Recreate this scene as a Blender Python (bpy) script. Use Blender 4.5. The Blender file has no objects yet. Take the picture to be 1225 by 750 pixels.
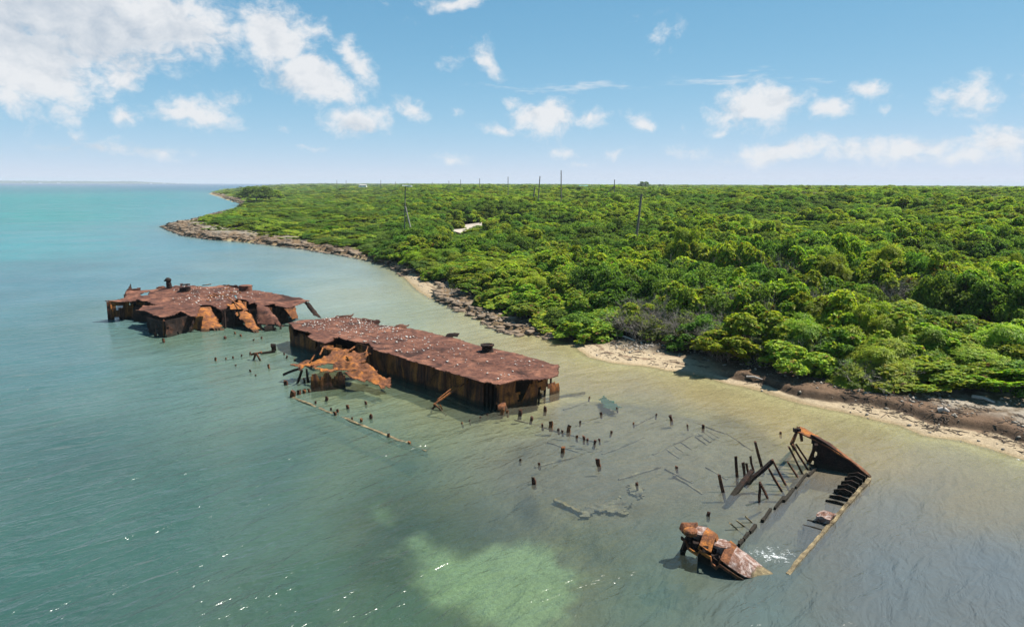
import bpy, bmesh, math, random
import numpy as np
from mathutils import Vector, Matrix, noise as mnoise

random.seed(11)
RNG = np.random.default_rng(7)
scene = bpy.context.scene
C = scene.collection
R = math.radians

# ------------------------------------------------------------------ camera
W0, H0, FPX = 1225.0, 750.0, 875.0
CAM_H, PITCH, ROLL = 12.0, 10.0, 0.25
cam_d = bpy.data.cameras.new('camera')
cam_d.sensor_width = 36.0
cam_d.lens = 36.0 * FPX / W0
cam_d.clip_start = 0.1
cam_d.clip_end = 60000
cam = bpy.data.objects.new('camera', cam_d)
C.objects.link(cam)
CM = Matrix.Translation((0, 0, CAM_H)) @ Matrix.Rotation(R(90 - PITCH), 4, 'X') @ Matrix.Rotation(R(ROLL), 4, 'Z')
cam.matrix_world = CM
scene.camera = cam
CR = CM.to_3x3()


def ray(px, py):
    d = CR @ Vector(((px - W0 / 2) / FPX, -(py - H0 / 2) / FPX, -1.0))
    return d


def P(px, py, z=0.0):
    """point of the world at height z seen in the survey photograph at px, py"""
    d = ray(px, py)
    t = (z - CAM_H) / d.z
    return Vector((d.x * t, d.y * t, z))


def PD(px, py, dist):
    """point on the sight line at a horizontal distance"""
    d = ray(px, py)
    t = dist / math.hypot(d.x, d.y)
    return Vector((d.x * t, d.y * t, CAM_H + d.z * t))


# ------------------------------------------------------------------ numpy noise
def _hash(ix, iy, seed):
    h = (ix.astype(np.int64) * 374761393 + iy.astype(np.int64) * 668265263 + seed * 1274126177) & 0x7fffffff
    h = ((h ^ (h >> 13)) * 1103515245) & 0x7fffffff
    h = (h ^ (h >> 16)) & 0xffff
    return h / 65535.0


def vnoise(x, y, seed=0):
    x = np.asarray(x, float); y = np.asarray(y, float)
    ix = np.floor(x); iy = np.floor(y)
    fx = x - ix; fy = y - iy
    ux = fx * fx * (3 - 2 * fx); uy = fy * fy * (3 - 2 * fy)
    a = _hash(ix, iy, seed); b = _hash(ix + 1, iy, seed)
    c = _hash(ix, iy + 1, seed); d = _hash(ix + 1, iy + 1, seed)
    return (a * (1 - ux) + b * ux) * (1 - uy) + (c * (1 - ux) + d * ux) * uy


def fbm(x, y, seed=0, octv=4):
    s = 0; a = 0.5; t = 0
    for i in range(octv):
        s = s + a * vnoise(x, y, seed + i * 17); t += a
        x = np.asarray(x) * 2.03 + 3.1; y = np.asarray(y) * 2.03 + 1.7; a *= 0.5
    return s / t


def sstep(a, b, x):
    t = np.clip((np.asarray(x, float) - a) / (b - a), 0, 1)
    return t * t * (3 - 2 * t)


def srgb(r, g, b):
    f = lambda c: (c / 255 / 12.92) if c / 255 <= 0.04045 else ((c / 255 + 0.055) / 1.055) ** 2.4
    return (f(r), f(g), f(b))


# ------------------------------------------------------------------ scene bookkeeping
def tag(o, label=None, cat=None, group=None, kind=None):
    if label: o['label'] = label
    if cat: o['category'] = cat
    if group: o['group'] = group
    if kind: o['kind'] = kind
    return o


def thing(name, label, cat, loc=(0, 0, 0), group=None):
    o = bpy.data.objects.new(name, None)
    o.empty_display_size = 0.3
    C.objects.link(o); o.location = loc
    return tag(o, label, cat, group)


def link(name, me, mat=None, parent=None, loc=None):
    o = bpy.data.objects.new(name, me)
    C.objects.link(o)
    if mat is not None and not me.materials:
        for m in (mat if isinstance(mat, (list, tuple)) else [mat]):
            me.materials.append(m)
    if parent is not None:
        o.parent = parent
        if loc is None:      # geometry given in world coordinates
            o.location = -Vector(parent.location)
    if loc is not None:
        o.location = loc
    return o


def np_mesh(name, verts, faces, smooth=False):
    """verts (n,3); faces (m,k) all of one size k"""
    me = bpy.data.meshes.new(name)
    verts = np.ascontiguousarray(verts, dtype=np.float32)
    faces = np.ascontiguousarray(faces, dtype=np.int32)
    n, k = faces.shape
    me.vertices.add(len(verts)); me.vertices.foreach_set('co', verts.ravel())
    me.loops.add(n * k); me.loops.foreach_set('vertex_index', faces.ravel())
    me.polygons.add(n)
    me.polygons.foreach_set('loop_start', np.arange(0, n * k, k, dtype=np.int32))
    if smooth:
        me.polygons.foreach_set('use_smooth', np.ones(n, dtype=bool))
    me.update(calc_edges=True)
    return me


def vcol(me, name, arr, domain='POINT'):
    a = me.attributes.new(name, 'FLOAT_COLOR', domain)
    arr = np.asarray(arr, np.float32)
    if arr.shape[1] == 3:
        arr = np.concatenate([arr, np.ones((len(arr), 1), np.float32)], 1)
    a.data.foreach_set('color', np.ascontiguousarray(arr).ravel())


def vflt(me, name, arr, domain='POINT'):
    a = me.attributes.new(name, 'FLOAT', domain)
    a.data.foreach_set('value', np.ascontiguousarray(arr, dtype=np.float32).ravel())


# ------------------------------------------------------------------ node helpers
class NT:
    def __init__(self, tree):
        self.t = tree; self.n = tree.nodes; self.l = tree.links

    def node(self, typ, props=None, **inputs):
        nd = self.n.new(typ)
        for k, v in (props or {}).items():
            setattr(nd, k, v)
        for k, v in inputs.items():
            key = k.replace('__', ' ')
            self.set(nd, key, v)
        return nd

    def set(self, nd, key, v):
        s = nd.inputs[int(key[1:])] if key[0] == 'i' and key[1:].isdigit() else nd.inputs[key]
        if isinstance(v, bpy.types.NodeSocket):
            self.l.new(v, s)
        else:
            s.default_value = v

    def math(self, op, a, b=None, c=None, clamp=False):
        nd = self.n.new('ShaderNodeMath'); nd.operation = op; nd.use_clamp = clamp
        for i, v in enumerate((a, b, c)):
            if v is not None:
                self.set(nd, 'i%d' % i, v)
        return nd.outputs[0]

    def vmath(self, op, a, b=None):
        nd = self.n.new('ShaderNodeVectorMath'); nd.operation = op
        self.set(nd, 'i0', a)
        if b is not None: self.set(nd, 'i1', b)
        return nd

    def mix(self, fac, a, b, mode='MIX'):
        nd = self.n.new('ShaderNodeMix'); nd.data_type = 'RGBA'; nd.blend_type = mode
        self.set(nd, 'i0', fac)
        for i, v in ((6, a), (7, b)):
            if not isinstance(v, bpy.types.NodeSocket) and len(v) == 3: v = (*v, 1)
            self.set(nd, 'i%d' % i, v)
        return nd.outputs[2]

    def mapr(self, x, a, b, c=0.0, d=1.0, smooth=False):
        nd = self.n.new('ShaderNodeMapRange')
        if smooth: nd.interpolation_type = 'SMOOTHSTEP'
        self.set(nd, 'i0', x)
        for i, v in enumerate((a, b, c, d)):
            self.set(nd, 'i%d' % (i + 1), v)
        return nd.outputs[0]

    def noise(self, vec, scale, detail=4, rough=0.55, dist=0.0):
        nd = self.node('ShaderNodeTexNoise', None, Scale=scale, Detail=detail, Roughness=rough, Distortion=dist)
        self.l.new(vec, nd.inputs['Vector'])
        return nd.outputs['Fac']

    def mapping(self, vec, loc=(0, 0, 0), rot=(0, 0, 0), scale=(1, 1, 1)):
        nd = self.node('ShaderNodeMapping')
        self.l.new(vec, nd.inputs['Vector'])
        nd.inputs['Location'].default_value = loc
        nd.inputs['Rotation'].default_value = rot
        nd.inputs['Scale'].default_value = scale
        return nd.outputs[0]


def new_mat(name):
    m = bpy.data.materials.new(name); m.use_nodes = True
    t = NT(m.node_tree); t.n.clear()
    out = t.node('ShaderNodeOutputMaterial')
    return m, t, out


def pbsdf(t, out, base, rough=0.8, normal=None, spec=0.3):
    b = t.node('ShaderNodeBsdfPrincipled')
    if not isinstance(base, bpy.types.NodeSocket) and len(base) == 3: base = (*base, 1)
    t.set(b, 'Base Color', base)
    t.set(b, 'Roughness', rough)
    b.inputs['Specular IOR Level'].default_value = spec
    if normal is not None: t.l.new(normal, b.inputs['Normal'])
    t.l.new(b.outputs[0], out.inputs['Surface'])
    return b


def bump(t, h, strength=0.5, dist=0.05):
    nd = t.node('ShaderNodeBump', None, Strength=strength, Distance=dist)
    t.l.new(h, nd.inputs['Height'])
    return nd.outputs[0]


# ------------------------------------------------------------------ world, sun
SUN_AZ, SUN_EL = 72.0, 58.0        # azimuth to the right of the view direction
SKY_STRENGTH = 0.10
world = bpy.data.worlds.new('World'); scene.world = world
world.use_nodes = True
wt = NT(world.node_tree); wt.n.clear()
wout = wt.node('ShaderNodeOutputWorld')
sky = wt.node('ShaderNodeTexSky')
sky.sky_type = 'NISHITA'; sky.sun_disc = False
sky.sun_elevation = R(SUN_EL); sky.sun_rotation = R(SUN_AZ)
sky.altitude = 0; sky.air_density = 0.4; sky.dust_density = 0.0; sky.ozone_density = 4.0


def clouds(t):
    """cumulus scattered over the dome, each at its own compass bearing and height"""
    tc = t.node('ShaderNodeTexCoord').outputs['Generated']
    sep = t.node('ShaderNodeSeparateXYZ'); t.l.new(tc, sep.inputs[0])
    az = t.math('ARCTAN2', sep.outputs[0], sep.outputs[1])
    el = t.math('ARCSINE', sep.outputs[2])
    comb = t.node('ShaderNodeCombineXYZ'); t.l.new(az, comb.inputs[0]); t.l.new(el, comb.inputs[1])
    base = comb.outputs[0]
    # warp
    nz = t.node('ShaderNodeTexNoise', None, Scale=11.0, Detail=3.0, Roughness=0.6)
    t.l.new(base, nz.inputs['Vector'])
    off = t.vmath('SUBTRACT', nz.outputs['Color'], (0.5, 0.5, 0.5)).outputs[0]
    sc = t.node('ShaderNodeVectorMath', {'operation': 'SCALE'}); t.l.new(off, sc.inputs[0]); sc.inputs['Scale'].default_value = 0.045
    co = t.vmath('ADD', base, sc.outputs[0]).outputs[0]

    def ang(px, py):
        d = ray(px, py).normalized()
        return math.atan2(d.x, d.y), math.asin(d.z)

    def blobs(lst):
        acc = None
        for (px, py, rx, ry, rot, s) in lst:
            a, e = ang(px, py)
            nd = t.node('ShaderNodeMapping', {'vector_type': 'TEXTURE'})
            t.l.new(co, nd.inputs['Vector'])
            nd.inputs['Location'].default_value = (a, e, 0)
            nd.inputs['Rotation'].default_value = (0, 0, R(rot))
            nd.inputs['Scale'].default_value = (rx / FPX, ry / FPX, 1)
            ln = t.vmath('LENGTH', nd.outputs[0]).outputs['Value']
            v = t.math('MULTIPLY', t.math('SUBTRACT', 1.0, t.math('MINIMUM', ln, 1.5)), s)
            acc = v if acc is None else t.math('MAXIMUM', acc, v)
        return acc

    cum = [  # px, py, half width, half height, tilt, strength
        (90, 20, 215, 78, 0, 1.25), (30, 75, 105, 75, 0, 1.25), (205, 25, 105, 58, -12, 1.2), (15, 125, 50, 28, 0, .9),
        (140, 92, 52, 28, 10, .8), (0, 40, 90, 90, 0, 1.2),
        (335, 45, 72, 52, -35, 1.15), (372, 90, 78, 42, -30, 1.15), (425, 145, 62, 26, 0, 1.0), (400, 110, 60, 34, -20, 1.0),
        (385, 35, 30, 22, 0, .6), (432, 80, 26, 52, 25, .85), (422, 60, 20, 26, 20, .7),
        (495, 133, 36, 17, -30, .85), (235, 137, 72, 24, -6, 1.0), (275, 117, 30, 20, -20, .62), (150, 139, 28, 15, 0, .8),
        (120, 176, 62, 15, 0, .72), (190, 180, 46, 13, 0, .72), (95, 162, 20, 14, 0, .6),
        (545, 3, 62, 15, 0, .85), (582, 72, 24, 40, 38, .8), (538, 76, 34, 18, 20, .55),
        (650, 142, 66, 32, 0, 1.0), (600, 156, 36, 13, 0, .75), (612, 128, 24, 18, 0, .6), (705, 145, 32, 17, 0, .8),
        (765, 147, 30, 21, -10, .88), (664, 179, 30, 16, 0, .72), (545, 140, 18, 14, 0, .5), (545, 190, 56, 13, 0, .6),
        (787, 36, 42, 28, -15, .5), (905, 130, 78, 36, 0, 1.1), (990, 135, 40, 24, 0, .85), (1030, 107, 48, 15, -10, .72),
        (1158, 112, 52, 28, 5, .85), (930, 182, 100, 21, 6, .85), (1070, 180, 150, 26, 0, .72), (1205, 170, 50, 34, 0, .95),
        (1060, 133, 18, 10, 0, .5), (815, 151, 14, 10, 0, .4), (830, 178, 62, 16, 0, .55), (740, 185, 40, 10, 0, .5),
        (895, 160, 20, 8, 0, .4), (1150, 188, 120, 18, 0, .68), (860, 160, 20, 8, 0, .5), (690, 195, 40, 8, 0, .5), (340, 150, 16, 10, 0, .5), (375, 170, 30, 8, 0, .5), (470, 12, 32, 18, -20, .3),
        # beyond the picture
        (1500, 90, 190, 60, 0, 1.0), (1750, 20, 200, 80, 0, 1.1), (-250, 60, 230, 90, 0, 1.1), (-600, 120, 200, 60, 0, 1.0),
        (300, -330, 260, 120, 0, 1.0), (900, -420, 250, 90, 0, .9), (700, -260, 120, 50, 0, .7)]
    strk = [(700, 104, 95, 7, 1, .62), (655, 107, 60, 5, 0, .5), (860, 99, 75, 8, 0, .6), (880, 91, 60, 6, 2, .42), (965, 98, 48, 5, 0, .4), (600, 103, 60, 4, 0, .35)]
    m1 = blobs(cum)
    n1 = t.noise(t.mapping(co, scale=(1, 1.35, 1)), 26.0, 9, 0.66)
    n2 = t.noise(t.mapping(base, loc=(3, 7, 0), scale=(1, 1.3, 1)), 70.0, 5, 0.62)
    f = t.math('ADD', m1, t.math('MULTIPLY', t.math('SUBTRACT', n1, 0.5), 1.55))
    f = t.math('ADD', f, t.math('MULTIPLY', t.math('SUBTRACT', n2, 0.5), 0.38))
    dens = t.mapr(f, 0.2, 0.82, 0, 1, True)
    n3 = t.noise(t.mapping(base, scale=(1, 7, 1)), 40.0, 5, 0.6)
    f2 = t.math('ADD', blobs(strk), t.math('MULTIPLY', t.math('SUBTRACT', n3, 0.5), 1.2))
    dens2 = t.math('MULTIPLY', t.mapr(f2, 0.1, 0.8, 0, 1, True), 0.55)
    # light and grey sides of the heaps: thickness seen towards the sun
    nd1 = t.noise(t.mapping(co, loc=(-0.016, -0.012, 0), scale=(1, 1.35, 1)), 26.0, 7, 0.62)
    rel = t.math('SUBTRACT', n1, nd1)
    grey = blobs([(120, 45, 150, 46, 0, 1.0), (30, 20, 130, 40, 0, 1.0), (215, 45, 70, 26, 0, .7), (340, 100, 50, 22, -25, .8), (430, 152, 50, 12, 0, .7), (70, 175, 160, 18, 0, .7)])
    core = t.mapr(f, 0.7, 1.6, 0.0, 0.25)
    sh = t.math('ADD', t.math('MULTIPLY', rel, -2.0), core)
    sh = t.math('ADD', sh, t.mapr(grey, 0.0, 0.7, 0.0, 0.62))
    sh = t.math('MINIMUM', t.math('MAXIMUM', sh, 0.0), 1.0)
    col = t.mix(sh, CLOUD_LIT, CLOUD_GREY)
    return dens, dens2, col


CLOUD_LIT = (4.6, 4.65, 4.75)
CLOUD_GREY = (2.9, 3.25, 3.7)
dens, dens2, ccol = clouds(wt)
# soft shoulder so that the bright band over the horizon keeps its colour
_gain = wt.vmath('MULTIPLY', sky.outputs[0], (1.12, 2.35, 2.38)).outputs[0]
_k = 0.187
_den = wt.vmath('ADD', wt.vmath('MULTIPLY', _gain, (_k / 2.2, _k / 0.99, _k / 1.15)).outputs[0], (1, 1, 1)).outputs[0]
skyc = wt.vmath('DIVIDE', _gain, _den).outputs[0]
skyc = wt.mix(dens2, skyc, CLOUD_LIT)
skyc = wt.mix(wt.math('MULTIPLY', dens, 0.94), skyc, ccol)
bg = wt.node('ShaderNodeBackground', None, Strength=SKY_STRENGTH)
wt.l.new(skyc, bg.inputs['Color'])
wt.l.new(bg.outputs[0], wout.inputs['Surface'])
world.cycles.sampling_method = 'MANUAL'
world.cycles.sample_map_resolution = 512

sun_d = bpy.data.lights.new('sun', 'SUN')
sun_d.energy = 4.8; sun_d.angle = R(0.53); sun_d.color = (1.0, 0.95, 0.87)
sun = bpy.data.objects.new('sun', sun_d); C.objects.link(sun)
sdir = Vector((math.sin(R(SUN_AZ)) * math.cos(R(SUN_EL)), math.cos(R(SUN_AZ)) * math.cos(R(SUN_EL)), math.sin(R(SUN_EL))))
sun.rotation_euler = sdir.to_track_quat('Z', 'Y').to_euler()
sun.location = (60, 20, 80)

vs = scene.view_settings
vs.view_transform = 'Standard'; vs.look = 'None'; vs.gamma = 1.0; vs.use_curve_mapping = False
vs.exposure = 0.9
scene.cycles.max_bounces = 6
scene.cycles.diffuse_bounces = 3
scene.cycles.glossy_bounces = 2
scene.cycles.transparent_max_bounces = 8
scene.cycles.transmission_bounces = 2
scene.cycles.volume_bounces = 0
scene.cycles.caustics_reflective = False
scene.cycles.caustics_refractive = False
scene.cycles.sample_clamp_indirect = 4.0
scene.cycles.use_denoising = True

# ------------------------------------------------------------------ the lie of the land
coast_px = [(1225, 550), (1190, 540), (1150, 527), (1105, 520), (1077, 509.5), (1046, 502), (1015, 495), (973, 485.5), (950, 480), (920, 472), (887, 462), (864, 457), (851, 453),
            (822, 447.5), (783, 440), (750, 436.5), (728, 433.5), (704, 427), (690, 416), (680, 408.5), (664, 404), (640, 401), (615, 398), (600, 395), (585, 386), (560, 373.5), (532, 362), (515, 358),
            (500, 349), (488, 336), (478, 324), (465, 317), (440, 311), (415, 306), (390, 302.5), (350, 296), (300, 290.5), (250, 286), (222, 282), (203, 275), (198, 271),
            (206, 268.5), (228, 266), (245, 261), (262, 256), (276, 252), (288, 247.5), (287, 244), (278, 240), (266, 236.5), (255, 233), (252, 231), (262, 228.8), (278, 227), (298, 225.4), (317, 224.1), (330, 222.6)]
coast = [P(x, y, 0).xy for x, y in coast_px]
coast = [Vector((5000, -400)), Vector((400, -60)), Vector((120, -8)), Vector((60, 8)), Vector((34, 20))] + coast
coast += [Vector((coast[-1].x - 200, 6500)), Vector((5000, 6500))]
COAST = np.array([[v.x, v.y] for v in coast])

veg_px = [(1225, 470), (1150, 464), (1080, 463), (1020, 456), (960, 447), (920, 441), (861, 430), (835, 420), (796, 415), (757, 409), (712, 399), (678, 398), (665, 393),
          (640, 380), (610, 371), (575, 360), (545, 345), (522, 335), (500, 322), (480, 315), (440, 301), (410, 294), (380, 288), (350, 281), (320, 279), (285, 274), (252, 268), (240, 264),
          (262, 257), (290, 249), (300, 243), (290, 238), (275, 233), (268, 230.5), (285, 227), (317, 223.6), (335, 222.4)]
vegl = [P(x, y, 1.0).xy for x, y in veg_px]
vegl = [Vector((5000, -380)), Vector((400, -45)), Vector((120, 6)), Vector((60, 20)), Vector((40, 28))] + vegl
vegl += [Vector((vegl[-1].x + 100, 6400)), Vector((5000, 6400))]
VEG = np.array([[v.x, v.y] for v in vegl])


def signed_dist(x, y, poly):
    """positive inside the polygon"""
    x = np.asarray(x, float); y = np.asarray(y, float)
    d2 = np.full(x.shape, 1e18); inside = np.zeros(x.shape, bool)
    n = len(poly)
    for i in range(n):
        ax, ay = poly[i]; bx, by = poly[(i + 1) % n]
        ex, ey = bx - ax, by - ay
        L = ex * ex + ey * ey + 1e-12
        t = np.clip(((x - ax) * ex + (y - ay) * ey) / L, 0, 1)
        dx = x - (ax + t * ex); dy = y - (ay + t * ey)
        d2 = np.minimum(d2, dx * dx + dy * dy)
        cond = ((ay > y) != (by > y))
        with np.errstate(divide='ignore', invalid='ignore'):
            xi = ax + (y - ay) * ex / (ey if abs(ey) > 1e-12 else 1e-12)
        inside ^= cond & (x < xi)
    return np.where(inside, 1, -1) * np.sqrt(d2)


def pix_poly(px, z=0.0):
    return np.array([[v.x, v.y] for v in (P(a, b, z) for a, b in px)])


HULLFLOOR = pix_poly([(590, 505), (670, 478), (760, 480), (880, 505), (960, 545), (930, 600), (880, 640), (800, 645), (720, 640), (650, 622), (610, 560)], -0.4)


SHALLOW = pix_poly([(350, 475), (385, 425), (480, 455), (600, 490), (650, 480), (640, 520), (520, 545)], -0.4)


def rocky(x, y):
    """how rocky the shore is: 0 sand, 1 iron shore; follows the compass bearing of the shore"""
    r = np.hypot(x, y)
    far = sstep(70, 95, r)
    a = np.degrees(np.arctan2(x, y))
    mid = sstep(-7.5, -5.5, a) * (1 - sstep(2.0, 5.5, a)) * (1 - sstep(95, 110, r))
    beach1 = sstep(4, 7, a) * (1 - sstep(13, 15.5, a))
    k = np.maximum(far, mid * 0.9)
    k = np.where((a > -10.5) & (a < -6.0) & (r < 97), np.minimum(k, 0.15), k)
    near = sstep(13.5, 16.5, a) * 0.10
    return np.clip(np.maximum(k, near) * (1 - beach1), 0, 1)


def land_height(x, y, want_masks=False):
    x = np.asarray(x, float); y = np.asarray(y, float)
    r = np.hypot(x, y) + 1e-6
    sd = signed_dist(x, y, COAST)
    amp = np.clip(r * 0.012, 0.35, 6.0)
    near = np.abs(sd) < 60
    wob = (fbm(x / (amp * 3.0), y / (amp * 3.0), 3, 4) - 0.5) * amp * 1.2
    sd2 = sd + np.where(near, wob, 0) * np.clip(1.5 - np.abs(sd) / (amp * 6), 0, 1)
    rk = rocky(x, y)
    # above the water
    z_s = 0.13 * np.clip(sd2, 0, 4.0) + 0.06 * np.clip(sd2 - 4, 0, 10)
    crag = fbm(x / 0.9, y / 0.9, 21, 4)
    cs = np.clip(r / 70, 1, 4)
    crag = fbm(x / (0.9 * cs), y / (0.9 * cs), 21, 4)
    z_r = 0.36 * np.sqrt(cs) * sstep(-0.1, 0.5, sd2 - (crag - .5) * 1.2 * cs) + 0.03 * np.clip(sd2, 0, 14) + (crag - 0.5) * 0.42 * cs * sstep(0, 1.0, sd2) * (1 - .75 * sstep(3, 8, sd2))
    z_s = z_s + (fbm(x / 0.7, y / 0.7, 33, 3) - 0.5) * 0.05
    zl = z_s * (1 - rk) + z_r * rk
    # wrack ledge on the near shore
    a = np.degrees(np.arctan2(x, y))
    led_on = sstep(15, 18, a)
    lpos = 0.75 + 0.95 * sstep(20, 30, a) + (fbm(x / 2.2, y / 2.2, 5, 3) - .5) * .8
    zl = zl + led_on * 0.30 * sstep(0, 0.42, sd2 - lpos + (fbm(x / .5, y / .5, 6, 3) - .5) * .12) * (1 - 0.5 * sstep(2.5, 5.5, sd2))
    # inland rise and dunes
    zl = zl + 4.3 * sstep(10, 150, sd2) + (fbm(x / 26, y / 26, 8, 3) - 0.5) * 2.4 * sstep(6, 30, sd2) \
        + (fbm(x / 140, y / 140, 9, 2) - 0.5) * 2.6 * sstep(60, 200, sd2)
    zl = zl * (1 - 0.55 * sstep(600, 2200, r) * sstep(20, 100, sd2) * 0)
    # bed
    dd = -sd2
    bed = -(0.10 * np.clip(dd, 0, 6) + 0.035 * np.clip(dd - 6, 0, 30) + 0.025 * np.clip(dd - 36, 0, 120))
    bed = bed + (fbm(x / 5, y / 5, 12, 3) - 0.5) * 0.25 * sstep(2, 8, dd)
    nearm = (r < 75) & (r > 18)
    if nearm.any():
        hfm = np.zeros(x.shape)
        hfm[nearm] = sstep(-1.2, .8, signed_dist(x[nearm], y[nearm], HULLFLOOR) + (fbm(x[nearm] / 3, y[nearm] / 3, 46, 3) - .5) * 3)
        hfm[nearm] = np.maximum(hfm[nearm], sstep(-1.5, .5, signed_dist(x[nearm], y[nearm], SHALLOW) + (fbm(x[nearm] / 3, y[nearm] / 3, 46, 3) - .5) * 2))
        bed = bed * (1 - hfm) + np.maximum(bed, -0.40 + (fbm(x / 1.2, y / 1.2, 48, 3) - .5) * .16) * hfm
    z = np.where(sd2 > 0, zl, bed)
    if want_masks:
        return z, sd, sd2, rk, lpos, led_on
    return z


def gz(x, y):
    return float(land_height(np.array([x]), np.array([y]))[0])


def hit(px, py, lift=0.0):
    """where the sight line meets the ground"""
    d = ray(px, py)
    d = d / math.hypot(d.x, d.y)
    lo = 20.0
    for k in range(4000):
        r = lo * (1.004 ** k)
        if CAM_H + d.z * r < gz(d.x * r, d.y * r) + lift:
            return Vector((d.x * r, d.y * r, gz(d.x * r, d.y * r)))
        if r > 5000: break
    return Vector((d.x * 800, d.y * 800, 0))


def polar_grid(r0, r1, ratios, fine, span, coarse):
    rs = [r0]
    while rs[-1] < r1:
        rr = 1.02
        for (lim, q) in ratios:
            if rs[-1] < lim: rr = q; break
        rs.append(rs[-1] * rr)
    rs = np.array([0.0] + rs)
    an = np.concatenate([np.arange(-span, span + 1e-6, fine), np.arange(span + coarse, 360 - span - 1e-6, coarse)])
    A, Rr = np.meshgrid(np.radians(an), rs)
    x = (np.sin(A) * Rr).ravel(); y = (np.cos(A) * Rr).ravel()
    na, nr = len(an), len(rs)
    i = np.arange(na); j = np.arange(nr - 1)
    I, J = np.meshgrid(i, j)
    I2 = (I + 1) % na
    f = np.stack([J * na + I, (J + 1) * na + I, (J + 1) * na + I2, J * na + I2], -1).reshape(-1, 4)
    return x, y, f[:, ::-1]


# ------------------------------------------------------------------ ground sheet (land and sea bed in one)
road_px = [(612, 263.5), (600, 266.0), (588, 268.3), (575, 269.6), (562, 271.5), (550, 274.0), (540, 277.2), (532, 281.0)]


SANDPATCH = pix_poly([(478, 655), (492, 632), (520, 634), (560, 652), (620, 645), (670, 655), (705, 680), (700, 712), (660, 748), (610, 742), (560, 718), (515, 700), (488, 680)], -0.8)
SMALLPATCH = pix_poly([(434, 592), (455, 588), (470, 602), (462, 614), (440, 606)], -0.8)


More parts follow.
